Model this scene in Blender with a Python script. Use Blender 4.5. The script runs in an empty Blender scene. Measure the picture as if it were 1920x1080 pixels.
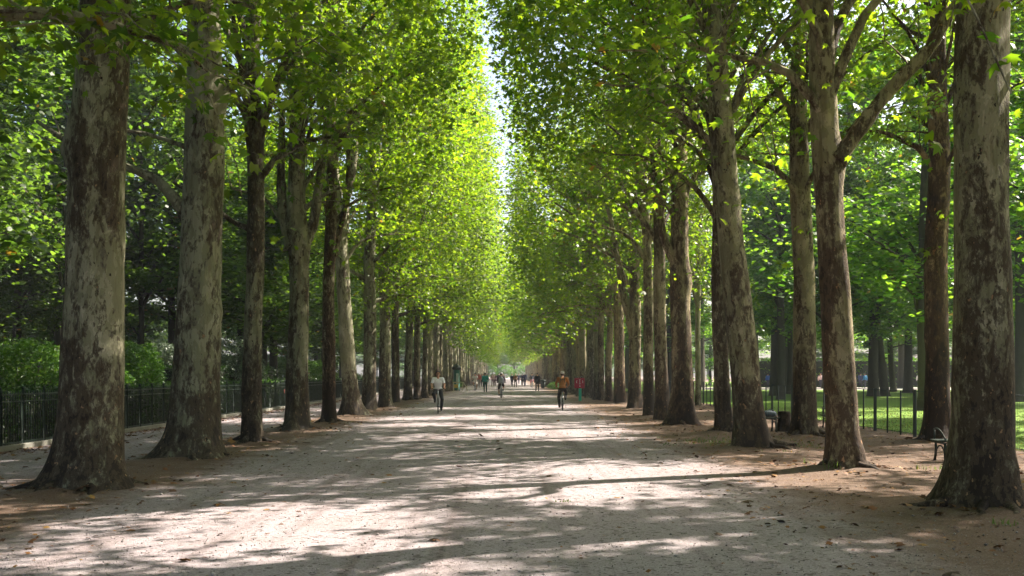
import bpy, math, random
import numpy as np
from mathutils import Vector, Matrix

SC = bpy.context.scene
COL = SC.collection
R = math.radians
PI = math.pi

# ------------------------------------------------------------------ helpers
def tag(o, label=None, cat=None, group=None, kind=None):
    if label: o['label'] = label
    if cat: o['category'] = cat
    if group: o['group'] = group
    if kind: o['kind'] = kind
    return o

def empty(name, loc, rot=(0, 0, 0)):
    o = bpy.data.objects.new(name, None)
    o.empty_display_size = 0.3
    o.location = loc
    o.rotation_euler = rot
    COL.objects.link(o)
    return o

def link(name, me, parent=None):
    o = bpy.data.objects.new(name, me)
    COL.objects.link(o)
    if parent is not None: o.parent = parent
    return o

def tri_mesh(name, V, F, mats, smooth=False, fm=None):
    """V (n,3) array, F (m,k) int array of equal-sized faces"""
    me = bpy.data.meshes.new(name)
    V = np.asarray(V, np.float32); F = np.asarray(F, np.int32)
    k = F.shape[1]
    me.vertices.add(len(V)); me.vertices.foreach_set('co', V.ravel())
    me.loops.add(F.size); me.loops.foreach_set('vertex_index', F.ravel())
    me.polygons.add(len(F))
    me.polygons.foreach_set('loop_start', np.arange(0, F.size, k, dtype=np.int32))
    if fm is not None: me.polygons.foreach_set('material_index', np.asarray(fm, np.int32))
    if smooth: me.polygons.foreach_set('use_smooth', np.ones(len(F), bool))
    me.update(calc_edges=True)
    for m in (mats if isinstance(mats, (list, tuple)) else [mats]): me.materials.append(m)
    return me

class MB:
    """collects tubes, boxes, balls; builds ONE mesh"""
    def __init__(s): s.v = []; s.f = []; s.n = 0
    def add(s, V, F):
        s.v.append(np.asarray(V, float)); s.f.extend([tuple(int(i) + s.n for i in q) for q in F]); s.n += len(V)
    def tube(s, pts, rad, sides=8, caps=True):
        P = np.asarray(pts, float); n = len(P)
        rad = np.full(n, rad, float) if np.isscalar(rad) else np.asarray(rad, float)
        T = np.gradient(P, axis=0); T /= np.linalg.norm(T, axis=1)[:, None] + 1e-12
        a = np.array([0, 0, 1.0]) if abs(T[0][2]) < .9 else np.array([1.0, 0, 0])
        u = np.cross(T[0], a); u /= np.linalg.norm(u)
        th = np.arange(sides) * 2 * PI / sides
        V = []
        for i in range(n):
            u = u - T[i] * np.dot(u, T[i]); u /= np.linalg.norm(u) + 1e-12
            w = np.cross(T[i], u)
            V.append(P[i] + rad[i] * (np.cos(th)[:, None] * u + np.sin(th)[:, None] * w))
        V = np.concatenate(V)
        F = []
        for i in range(n - 1):
            for j in range(sides):
                k = (j + 1) % sides
                F.append((i * sides + j, i * sides + k, (i + 1) * sides + k, (i + 1) * sides + j))
        if caps:
            F.append(tuple(range(sides))[::-1]); F.append(tuple((n - 1) * sides + j for j in range(sides)))
        s.add(V, F); return s
    def box(s, c, d, bev=0.0, rot=None):
        """box with chamfered vertical+horizontal edges"""
        d = np.asarray(d, float) / 2
        b = min(bev, min(d) * .9)
        if b <= 0:
            V = np.array([[x, y, z] for x in (-1, 1) for y in (-1, 1) for z in (-1, 1)], float) * d
            F = [(0, 1, 3, 2), (4, 6, 7, 5), (0, 4, 5, 1), (2, 3, 7, 6), (0, 2, 6, 4), (1, 5, 7, 3)]
        else:
            V = []; idx = {}
            for x in (-1, 1):
                for y in (-1, 1):
                    for z in (-1, 1):
                        for ax in range(3):
                            q = np.array([x, y, z]) * (d - b); q[ax] = np.array([x, y, z])[ax] * d[ax]
                            idx[(x, y, z, ax)] = len(V); V.append(q)
            V = np.array(V); F = []
            for ax in range(3):
                o1, o2 = [(1, 2), (2, 0), (0, 1)][ax]
                for sg in (-1, 1):
                    q = []
                    for a1, a2 in ((-1, -1), (1, -1), (1, 1), (-1, 1)):
                        k = [0, 0, 0]; k[ax] = sg; k[o1] = a1; k[o2] = a2; q.append(idx[(k[0], k[1], k[2], ax)])
                    F.append(tuple(q if sg > 0 else q[::-1]))
            for ax in range(3):
                o1, o2 = [(1, 2), (2, 0), (0, 1)][ax]
                for a1 in (-1, 1):
                    for a2 in (-1, 1):
                        def g(sv, face):
                            k = [0, 0, 0]; k[ax] = sv; k[o1] = a1; k[o2] = a2; return idx[(k[0], k[1], k[2], face)]
                        F.append((g(-1, o1), g(1, o1), g(1, o2), g(-1, o2)))
            for x in (-1, 1):
                for y in (-1, 1):
                    for z in (-1, 1): F.append((idx[(x, y, z, 0)], idx[(x, y, z, 1)], idx[(x, y, z, 2)]))
        if rot is not None: V = V @ np.array(rot).T
        s.add(V + np.asarray(c, float), F); return s
    def ball(s, c, r, seg=12, rings=8):
        r = np.full(3, r, float) if np.isscalar(r) else np.asarray(r, float)
        V = [[0, 0, 1]]
        for i in range(1, rings):
            t = PI * i / rings
            for j in range(seg):
                p = 2 * PI * j / seg; V.append([math.sin(t) * math.cos(p), math.sin(t) * math.sin(p), math.cos(t)])
        V.append([0, 0, -1]); F = []
        for j in range(seg): F.append((0, 1 + j, 1 + (j + 1) % seg))
        for i in range(rings - 2):
            for j in range(seg):
                a = 1 + i * seg; F.append((a + j, a + seg + j, a + seg + (j + 1) % seg, a + (j + 1) % seg))
        a = 1 + (rings - 2) * seg
        for j in range(seg): F.append((a + j, len(V) - 1, a + (j + 1) % seg))
        s.add(np.array(V) * r + np.asarray(c, float), F); return s
    def lathe(s, prof, seg=20, c=(0, 0, 0)):
        V = []
        for r_, z in prof:
            for j in range(seg): V.append([r_ * math.cos(2 * PI * j / seg), r_ * math.sin(2 * PI * j / seg), z])
        F = []
        for i in range(len(prof) - 1):
            for j in range(seg):
                k = (j + 1) % seg; F.append((i * seg + j, i * seg + k, (i + 1) * seg + k, (i + 1) * seg + j))
        F.append(tuple(range(seg))[::-1]); F.append(tuple((len(prof) - 1) * seg + j for j in range(seg)))
        s.add(np.array(V) + np.asarray(c, float), F); return s
    def mesh(s, name, mat, smooth=True):
        me = bpy.data.meshes.new(name)
        me.from_pydata(np.concatenate(s.v).tolist(), [], s.f); me.update()
        if smooth: me.polygons.foreach_set('use_smooth', np.ones(len(me.polygons), bool))
        if mat: me.materials.append(mat)
        return me
    def build(s, name, mat, parent=None, smooth=True):
        return link(name, s.mesh(name, mat, smooth), parent)

# ------------------------------------------------------------------ materials
class NT:
    def __init__(s, name):
        s.m = bpy.data.materials.new(name); s.m.use_nodes = True
        s.t = s.m.node_tree; s.t.nodes.clear()
        s.out = s.t.nodes.new('ShaderNodeOutputMaterial')
    def n(s, typ, ins=None, **kw):
        nd = s.t.nodes.new('ShaderNode' + typ)
        for k, v in kw.items(): setattr(nd, k, v)
        for k, v in (ins or {}).items():
            if isinstance(v, bpy.types.NodeSocket): s.t.links.new(v, nd.inputs[k])
            else: nd.inputs[k].default_value = v
        return nd
    def math(s, op, a, b=0.0, clamp=False):
        nd = s.t.nodes.new('ShaderNodeMath'); nd.operation = op; nd.use_clamp = clamp
        for i, v in enumerate((a, b)):
            if isinstance(v, bpy.types.NodeSocket): s.t.links.new(v, nd.inputs[i])
            else: nd.inputs[i].default_value = v
        return nd.outputs[0]
    def step(s, v, a, b):
        nd = s.n('MapRange', {'Value': v, 'From Min': a, 'From Max': b}, interpolation_type='SMOOTHSTEP'); return nd.outputs[0]
    def mix(s, f, a, b, mode='MIX'):
        nd = s.t.nodes.new('ShaderNodeMix'); nd.data_type = 'RGBA'; nd.blend_type = mode
        for k, v in ((0, f), (6, a), (7, b)):
            if isinstance(v, bpy.types.NodeSocket): s.t.links.new(v, nd.inputs[k])
            else: nd.inputs[k].default_value = v if k == 0 else (*v, 1) if len(v) == 3 else v
        return nd.outputs[2]
    def noise(s, vec, scale, detail=4, rough=.55, dist=0.0):
        return s.n('TexNoise', {'Vector': vec, 'Scale': scale, 'Detail': detail, 'Roughness': rough, 'Distortion': dist}).outputs[0]
    def scale(s, vec, sc):
        return s.n('VectorMath', {0: vec, 1: sc}, operation='MULTIPLY').outputs[0]
    def surf(s, sh): s.t.links.new(sh, s.out.inputs['Surface']); return s.m

def simple(name, col, rough=.6, metal=0.0, var=.25, vs=6.0, spec=.4):
    t = NT(name); co = t.n('TexCoord').outputs['Object']
    nz = t.noise(co, vs, 4)
    c = t.mix(nz, [x * (1 - var) for x in col], [min(1, x * (1 + var)) for x in col])
    bs = t.n('BsdfPrincipled', {'Base Color': c, 'Roughness': rough, 'Metallic': metal, 'Specular IOR Level': spec})
    return t.surf(bs.outputs[0])

def leaf_mat(name, ca, cb, ta, tb, tf=.45, yellow=.02):
    t = NT(name)
    ge = t.n('NewGeometry'); ri = ge.outputs['Random Per Island']
    oi = t.n('ObjectInfo').outputs['Random']
    c = t.mix(ri, ca, cb); tr = t.mix(ri, ta, tb)
    v = t.math('ADD', t.math('MULTIPLY', oi, .35), .82)
    # a few leaves have turned yellow-brown
    ye = t.math('LESS_THAN', t.math('FRACT', t.math('MULTIPLY', ri, 37.7)), yellow)
    c = t.mix(ye, c, (.20, .12, .02)); tr = t.mix(ye, tr, (.45, .28, .03))
    c = t.mix(1.0, c, t.n('CombineColor', {0: v, 1: v, 2: v}).outputs[0], 'MULTIPLY')
    tr = t.mix(1.0, tr, t.n('CombineColor', {0: v, 1: v, 2: v}).outputs[0], 'MULTIPLY')
    b = t.n('BsdfPrincipled', {'Base Color': c, 'Roughness': .42, 'Specular IOR Level': .35})
    tl = t.n('BsdfTranslucent', {'Color': tr})
    mx = t.n('MixShader', {0: tf, 1: b.outputs[0], 2: tl.outputs[0]})
    return t.surf(mx.outputs[0])

M_LEAF = leaf_mat('plane_leaf', (.040, .075, .010), (.112, .142, .018), (.12, .29, .008), (.445, .61, .018), .53, .004)
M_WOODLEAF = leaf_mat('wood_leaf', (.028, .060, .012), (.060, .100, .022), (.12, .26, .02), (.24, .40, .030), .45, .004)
M_PARKLEAF = leaf_mat('park_leaf', (.030, .080, .012), (.085, .140, .020), (.10, .30, .015), (.36, .60, .032), .50, .004)
M_SHRUB = leaf_mat('shrub_leaf', (.055, .14, .018), (.11, .22, .03), (.12, .32, .025), (.26, .46, .045), .38, .0)
M_WILLOW = leaf_mat('grey_leaf', (.10, .14, .09), (.17, .21, .14), (.12, .18, .09), (.2, .26, .14), .3, .0)
M_HEDGE = leaf_mat('hedge_leaf', (.018, .045, .010), (.04, .08, .018), (.06, .16, .02), (.12, .25, .03), .3, .0)

def bark_mat():
    # plane bark: pale olive under-bark, grey and brown plates; obj.color: r brownness, g plate coverage, b darkness
    t = NT('plane_bark')
    tc = t.n('TexCoord').outputs['Object']; oi = t.n('ObjectInfo')
    rnd = oi.outputs['Random']; sep = t.n('SeparateColor', {0: oi.outputs['Color']})
    off = t.math('MULTIPLY', rnd, 91.0)
    co = t.n('VectorMath', {0: tc, 1: t.n('CombineXYZ', {0: off, 1: off, 2: off}).outputs[0]}, operation='ADD').outputs[0]
    vs = t.math('ADD', t.math('MULTIPLY', t.math('FRACT', t.math('MULTIPLY', rnd, 17.3)), .6), .75)
    co = t.n('VectorMath', {0: co, 'Scale': vs}, operation='SCALE').outputs[0]
    z = t.n('SeparateXYZ', {0: tc}).outputs[2]
    big = t.noise(t.scale(co, (1, 1, .30)), 1.7, 3, .5, .3)
    med = t.noise(t.scale(co, (1, 1, .42)), 8.5, 5, .66, .5)
    fine = t.noise(t.scale(co, (1, 1, .50)), 24, 4, .65, .5)
    streak = t.noise(t.scale(co, (1, 1, .07)), 7.0, 4, .6)
    grain = t.noise(t.scale(co, (1, 1, .14)), 60, 4, .7)
    # plate coverage field
    low = t.math('MULTIPLY', t.step(z, 2.6, .2), .17)
    f = t.math('ADD', t.math('ADD', t.math('MULTIPLY', big, .62), t.math('MULTIPLY', med, .72)), t.math('MULTIPLY', fine, .36))
    f = t.math('ADD', t.math('ADD', f, low), t.math('MULTIPLY', t.math('SUBTRACT', sep.outputs[1], .60), .42))
    m_grey = t.step(f, .820, .836)
    m_brown = t.step(f, .880, .896)
    m_dark = t.step(f, .985, 1.005)
    spots = t.step(t.noise(t.scale(co, (1, 1, .7)), 11, 3, .5, .2), .685, .70)
    tone = t.noise(t.scale(co, (1, 1, .5)), 4.2, 4, .6, .4)
    pale = t.mix(t.step(tone, .47, .50), (.235, .23, .148), (.315, .302, .21))
    pale = t.mix(t.step(tone, .60, .63), pale, (.42, .395, .295))
    grey = t.mix(fine, (.105, .094, .064), (.22, .195, .14))
    brown = t.mix(grain, (.050, .037, .025), (.125, .094, .063))
    dark = t.mix(grain, (.018, .013, .010), (.05, .037, .026))
    tan = (.36, .235, .14)
    c = t.mix(m_grey, pale, grey)
    c = t.mix(m_brown, c, brown)
    c = t.mix(m_dark, c, dark)
    c = t.mix(spots, c, t.mix(m_grey, dark, tan))
    # reddish-brown trees of the sunny side
    c = t.mix(t.math('MULTIPLY', sep.outputs[0], .8), c, t.mix(1.0, c, (1.25, .82, .55), 'MULTIPLY'))
    c = t.mix(t.step(streak, .50, .68), c, t.mix(1.0, c, (.70, .65, .60), 'MULTIPLY'))
    c = t.mix(sep.outputs[2], c, t.mix(1.0, c, (.35, .32, .30), 'MULTIPLY'))
    c = t.mix(t.math('MULTIPLY', grain, .35), c, t.mix(1.0, c, (.45, .42, .38), 'MULTIPLY'))
    h = t.math('ADD', t.math('MULTIPLY', m_grey, .35), t.math('ADD', t.math('MULTIPLY', m_brown, .5), t.math('MULTIPLY', grain, .35)))
    h = t.math('ADD', h, t.math('MULTIPLY', fine, .5))
    bp = t.n('Bump', {'Height': h, 'Strength': 1.0, 'Distance': .04})
    b = t.n('BsdfPrincipled', {'Base Color': c, 'Roughness': .82, 'Specular IOR Level': .25, 'Normal': bp.outputs[0]})
    return t.surf(b.outputs[0])
M_BARK = bark_mat()

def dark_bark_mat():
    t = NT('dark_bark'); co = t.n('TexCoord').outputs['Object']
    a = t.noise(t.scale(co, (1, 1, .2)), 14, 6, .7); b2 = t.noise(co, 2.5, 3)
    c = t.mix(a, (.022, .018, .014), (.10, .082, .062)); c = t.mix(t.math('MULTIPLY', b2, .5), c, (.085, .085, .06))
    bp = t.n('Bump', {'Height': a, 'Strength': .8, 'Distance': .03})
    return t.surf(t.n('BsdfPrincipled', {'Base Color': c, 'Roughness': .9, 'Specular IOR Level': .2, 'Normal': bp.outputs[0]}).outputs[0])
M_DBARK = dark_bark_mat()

def ground_mat():
    t = NT('gravel_and_earth')
    co = t.n('TexCoord').outputs['Object']
    sx = t.n('SeparateXYZ', {0: co}); x = sx.outputs[0]; y = sx.outputs[1]
    wob = t.math('MULTIPLY', t.math('SUBTRACT', t.noise(co, .55, 4, .6), .5), 2.6)
    wob2 = t.math('MULTIPLY', t.math('SUBTRACT', t.noise(co, 3.0, 4, .65), .5), 1.2)
    xx = t.math('ADD', t.math('ADD', x, wob), wob2)
    left = t.step(xx, -5.5, -4.2)                     # 1 on the avenue
    right = t.step(xx, 4.6, 2.6)
    ave = t.math('MULTIPLY', left, right)
    sl = t.math('MULTIPLY', t.step(xx, -10.6, -9.8), t.step(xx, -6.6, -7.6))
    gm = t.math('MAXIMUM', ave, sl)
    # gravel
    vo = t.n('TexVoronoi', {'Vector': co, 'Scale': 88.0, 'Randomness': 1.0})
    vr = t.n('SeparateColor', {0: vo.outputs['Color']}).outputs[0]
    vo2 = t.n('TexVoronoi', {'Vector': co, 'Scale': 24.0, 'Randomness': 1.0})
    vr2 = t.n('SeparateColor', {0: vo2.outputs['Color']}).outputs[0]
    pat = t.noise(co, .9, 5, .6)
    g = t.mix(vr, (.275, .228, .240), (.515, .442, .462))
    g = t.mix(t.math('MULTIPLY', t.step(vr2, .86, .97), .8), g, (.13, .105, .095))
    trk = t.noise(t.scale(co, (1, .035, 1)), 1.6, 4, .6)
    g = t.mix(t.math('MULTIPLY', t.step(trk, .48, .66), .75), g, t.mix(1.0, g, (.70, .66, .63), 'MULTIPLY'))
    wv = t.math('ADD', x, t.math('MULTIPLY', t.math('SINE', t.math('MULTIPLY', y, .13)), .35))
    for c0, wd in ((-2.75, .05), (-1.1, .035), (.35, .05), (1.05, .03), (2.3, .05), (-.3, .03)):
        ln = t.step(t.math('ABSOLUTE', t.math('SUBTRACT', t.math('ADD', wv, t.math('MULTIPLY', y, .012 * c0)), c0)), wd * 1.6, wd * .5)
        g = t.mix(t.math('MULTIPLY', t.math('MULTIPLY', ln, t.step(trk, .40, .56)), .55), g, t.mix(1.0, g, (.68, .64, .61), 'MULTIPLY'))
    sc_ = t.noise(co, 7.0, 5, .7)
    g = t.mix(t.math('MULTIPLY', t.step(sc_, .55, .75), .4), g, t.mix(1.0, g, (.62, .57, .53), 'MULTIPLY'))
    g = t.mix(t.math('MULTIPLY', t.step(pat, .45, .75), .45), g, (.26, .215, .195))
    # earth with dust and humus
    en = t.noise(co, 26, 5, .7); eb = t.noise(co, 1.3, 4, .6)
    e = t.mix(en, (.060, .036, .024), (.23, .145, .098))
    e = t.mix(t.step(eb, .42, .68), e, t.mix(en, (.085, .056, .040), (.26, .18, .135)))
    e = t.mix(t.math('MULTIPLY', t.step(vr, .55, .9), .45), e, (.34, .25, .205))
    c = t.mix(gm, e, g)
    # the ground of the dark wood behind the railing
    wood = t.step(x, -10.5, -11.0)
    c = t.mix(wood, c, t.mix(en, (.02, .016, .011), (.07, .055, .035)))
    h = t.math('ADD', t.math('MULTIPLY', vo.outputs['Distance'], -.9), t.math('MULTIPLY', en, .6))
    h2 = t.math('ADD', h, t.math('MULTIPLY', t.noise(co, 5.0, 4, .6), 2.0))
    bp = t.n('Bump', {'Height': h2, 'Strength': .9, 'Distance': .016})
    b = t.n('BsdfPrincipled', {'Base Color': c, 'Roughness': .93, 'Specular IOR Level': .2, 'Normal': bp.outputs[0]})
    return t.surf(b.outputs[0])
M_GROUND = ground_mat()

def lawn_mat():
    t = NT('lawn_grass'); co = t.n('TexCoord').outputs['Object']
    a = t.noise(co, 40, 4, .7); b2 = t.noise(co, .35, 4, .6)
    c = t.mix(a, (.085, .17, .012), (.19, .31, .03)); c = t.mix(t.math('MULTIPLY', t.step(b2, .5, .75), .5), c, (.16, .22, .05))
    bp = t.n('Bump', {'Height': a, 'Strength': .8, 'Distance': .03})
    return t.surf(t.n('BsdfPrincipled', {'Base Color': c, 'Roughness': .8, 'Specular IOR Level': .2, 'Normal': bp.outputs[0]}).outputs[0])
M_LAWN = lawn_mat()
M_BLADE = leaf_mat('grass_blade', (.06, .11, .02), (.14, .18, .045), (.10, .2, .02), (.2, .3, .05), .3, .12)
M_PLAZA = simple('pale_gravel', (.48, .42, .38), .9, 0, .2, 3)
M_IRON = simple('green_black_iron', (.018, .030, .024), .45, .2, .3, 8)
M_IRON2 = simple('dark_grey_iron', (.035, .042, .045), .45, .3, .3, 8)
M_BENCHWOOD = simple('bench_green_wood', (.02, .034, .022), .8, 0, .35, 14)

# ------------------------------------------------------------------ numbers of the view
F_PX, CX, HY, EYE = 1900.0, 950.0, 702.0, 1.6
def gnd(px, py):
    Y = F_PX * EYE / (py - HY); return ((px - CX) * Y / F_PX, Y)

# ------------------------------------------------------------------ leaves
LEAF = np.array([[0, 0, 0], [.50, .16, -.10], [.25, .33, .0], [.47, .66, -.10], [.17, .62, .02], [0, 1.0, -.16],
                 [-.17, .62, .02], [-.47, .66, -.10], [-.25, .33, .0], [-.50, .16, -.10], [0, .42, .05]], float)
LEAF_F = np.array([[10, i, (i + 1) % 10] for i in range(10)], int)
KITE = np.array([[0, 0, 0], [.44, .35, -.08], [.26, .8, -.06], [0, 1, -.1], [-.26, .8, -.06], [-.44, .35, -.08]], float)
KITE_F = np.array([[0, 1, 2], [0, 2, 3], [0, 3, 4], [0, 4, 5]], int)
SMALL = np.array([[0, 0, 0], [.24, .45, -.05], [0, 1, -.08], [-.24, .45, -.05]], float)
SMALL_F = np.array([[0, 1, 2], [0, 2, 3]], int)

def leaf_mesh(name, pos, size, rng, mat, shape='leaf', tilt=.75, hang=.45):
    base, fc = {'leaf': (LEAF, LEAF_F), 'kite': (KITE, KITE_F), 'small': (SMALL, SMALL_F)}[shape]
    n = len(pos)
    nrm = np.stack([rng.normal(0, tilt, n), rng.normal(0, tilt, n), np.ones(n)], 1)
    nrm /= np.linalg.norm(nrm, axis=1)[:, None]
    a = rng.uniform(0, 2 * PI, n)
    d = np.stack([np.cos(a), np.sin(a), -np.abs(rng.normal(hang, .35, n))], 1)
    d -= nrm * np.sum(d * nrm, 1)[:, None]; d /= np.linalg.norm(d, axis=1)[:, None] + 1e-9
    s = np.cross(d, nrm)
    B = base
    V = pos[:, None, :] + size[:, None, None] * (B[None, :, 0, None] * s[:, None, :] + B[None, :, 1, None] * d[:, None, :] + B[None, :, 2, None] * nrm[:, None, :])
    V = V.reshape(-1, 3)
    F = (fc[None] + (np.arange(n) * len(B))[:, None, None]).reshape(-1, 3)
    return tri_mesh(name, V, F, mat)

# ------------------------------------------------------------------ plane-tree crowns
def reach_open(z):
    return np.interp(z, [3.8, 5, 7, 9.5, 13, 19, 21], [1.2, 1.6, 2.5, 4.0, 4.9, 5.0, 3.6])
def reach_low(z):                                 # clipped avenue face
    return np.interp(z, [3.6, 4.4, 6.0, 8.5, 19, 21], [1.2, 2.5, 3.7, 4.75, 5.0, 3.6])

def gen_crown(seed, nlimb, per, leaf_n, leaf_s, shape, spread=.24, top=18.5, wide=0.0, open_=False):
    reach = reach_open if open_ else reach_low
    rng = np.random.default_rng(seed)
    limbs = []; P = []
    ga = 2.4 + seed
    for i in range(nlimb):
        u = (i + rng.uniform(0, .8)) / nlimb
        z0 = (5.7 if open_ else 4.7) + (top - 5.0) * u ** .95
        az = ga * i + rng.uniform(-.5, .5)
        dx, dy = math.cos(az), math.sin(az)
        flat = (not open_) and rng.uniform() < .4
        el = R((20 if flat else 44) + 26 * u + rng.uniform(-8, 10))
        zt = z0 + 1.6
        rx = float(reach(zt)) + .35 + wide if dx > 0 else 4.1
        ry = 3.3
        Rr = 1 / math.sqrt((dx / rx) ** 2 + (dy / ry) ** 2) * rng.uniform(.78, .98)
        if u > .85: Rr *= .75
        rise = min(Rr * math.tan(el), max(1.2, top + 1.2 - z0), 6.5)
        k = 9; tt = np.linspace(0, 1, k)
        pe = 1.0 if flat else 1.35
        pth = np.stack([dx * Rr * tt ** pe, dy * Rr * tt ** pe, z0 + rise * (tt ** .85) - (1 - u) * .9 * tt ** 3], 1)
        wig = np.cumsum(rng.normal(0, .055, (k, 3)), 0) * np.array([1, 1, .7]); wig[0] = 0
        pth += wig * Rr * .35
        r0 = (.10 - .045 * u) * rng.uniform(.75, 1.2)
        mb = MB(); mb.tube(pth, r0 * (1 - .86 * tt), 7, False)
        secs = []
        for j in range(per):
            t = .22 + .78 * (j + rng.uniform(0, 1)) / per
            q = np.array([np.interp(t, tt, pth[:, c]) for c in range(3)])
            tg = pth[min(k - 1, int(t * (k - 1)) + 1)] - pth[max(0, int(t * (k - 1)))]; tg /= np.linalg.norm(tg) + 1e-9
            rd = rng.normal(0, 1, 3); rd[2] = rd[2] * .6 + .25; rd /= np.linalg.norm(rd)
            dr = tg * .55 + rd * .9; dr /= np.linalg.norm(dr)
            L = rng.uniform(.8, 2.1) * (1.1 - .25 * t)
            m = 6; ts = np.linspace(0, 1, m)
            sp = q + dr * L * ts[:, None] + np.cumsum(rng.normal(0, .05, (m, 3)), 0) * ts[:, None]
            sp[:, 2] += -.28 * L * ts ** 2 * (1.2 - u)
            mb.tube(sp, np.linspace(max(.011, r0 * .30 * (1.1 - t)), .005, m), 4, False)
            nc = max(3, int(L / .16))
            for c in range(nc):
                tc_ = .15 + .85 * (c + rng.uniform(0, 1)) / nc
                cp = np.array([np.interp(tc_, ts, sp[:, a]) for a in range(3)])
                nl = rng.poisson(leaf_n)
                if nl: P.append(cp + rng.normal(0, spread, (nl, 3)) * np.array([1, 1, .75]))
        limbs.append(mb)
    # the clipped face towards the avenue
    nf = int((170 if open_ else 230) * (1 if shape == 'leaf' else .3))
    zf = rng.uniform(8.5 if open_ else 6, top + .8, nf); yf = rng.uniform(-3.3, 3.3, nf)
    xf = reach(zf) + wide * np.clip((zf - 4) / 4, 0, 1) - np.abs(rng.normal(0, .55, nf)) - .1
    for q in zip(xf, yf, zf):
        P.append(np.array(q) + rng.normal(0, spread * 1.15, (rng.poisson(leaf_n * 1.7), 3)))
    for _ in range(14):   # sprays that stick out of the clipped face
        zf = rng.uniform(7, top); q = np.array([float(reach(zf)) + wide + rng.uniform(-.1, .45), rng.uniform(-3, 3), zf])
        P.append(q + rng.normal(0, spread * .8, (int(leaf_n * 2), 3)))
    # short shoots straight out of the trunk
    for i in range(16):
        z = rng.uniform(4.4, 10); a = rng.uniform(0, 2 * PI); rr = rng.uniform(.4, .8)
        P.append(np.array([math.cos(a) * rr, math.sin(a) * rr, z]) + rng.normal(0, .2, (int(leaf_n * 2.2), 3)))
    P = np.concatenate(P)
    lim = reach(P[:, 2]) + wide * np.clip((P[:, 2] - 4) / 4, 0, 1) + rng.normal(0, .30, len(P)) + .25 * np.sin(P[:, 2] * 2.1 + P[:, 1] * 1.3 + seed)
    P = P[((P[:, 0] < lim) | (rng.uniform(0, 1, len(P)) < .5)) & (P[:, 2] > 3.9) & (np.abs(P[:, 1]) < 4.4)]
    if open_:   # bare inside, leafy outside
        rr = np.hypot(P[:, 0], P[:, 1]); keep = rng.uniform(0, 1, len(P)) < np.interp(rr, [.2, .8, 1.8, 2.6], [.25, .22, .5, 1.0])
        keep &= rng.uniform(0, 1, len(P)) < np.interp(P[:, 2], [4, 7, 11], [.55, .7, 1.0])
        P = P[keep]
    size = rng.uniform(.5, 1.25, len(P)) * leaf_s
    return limbs, P, size, rng

def make_vars(seeds, wide, open_=False, dens=5.2, top=18.5):
    out = []
    for sd in seeds:
        limbs, P, size, rng = gen_crown(sd, 32, 11, dens * (1.15 if open_ else 1.7), .195 if open_ else .158, 'leaf', wide=wide, open_=open_, top=top)
        out.append(([l.mesh('limb', M_BARK) for l in limbs], leaf_mesh('crown', P, size, rng, M_LEAF, 'leaf')))
    return out
VARS = {-1: make_vars((11, 12), -.3, dens=4.2), 1: make_vars((14, 15), .55, dens=2.8, top=13.5)}
OPENV = {-1: make_vars((21, 22, 23), -.4, True, 4.8), 1: make_vars((24, 25, 26), .5, True, 4.6, 15.5)}
def make_far(seeds, wide, dens, top=18.5):
    out = []
    for sd in seeds:
        limbs, P, size, rng = gen_crown(sd, 24, 8, dens * 1.7, .235, 'kite', .3, wide=wide, top=top)
        mb = MB()
        for l in limbs:
            o = mb.n; mb.v += l.v; mb.f += [tuple(i + o for i in q) for q in l.f]; mb.n += l.n
        out.append((mb.mesh('limbs', M_BARK), leaf_mesh('crown', P, size, rng, M_LEAF, 'kite')))
    return out
FARV = {-1: make_far((31, 32), -.3, 2.2), 1: make_far((33, 34), .5, 1.6, 12.5)}
WOODSRC = make_far((35, 36, 37), .4, 5.5)
def recolour(src, mat):
    me = src.copy(); me.materials.clear(); me.materials.append(mat); return me
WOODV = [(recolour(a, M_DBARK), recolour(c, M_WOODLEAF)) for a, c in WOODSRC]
PARKV = [(recolour(a, M_DBARK), recolour(c, M_PARKLEAF)) for a, c in WOODSRC]

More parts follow.
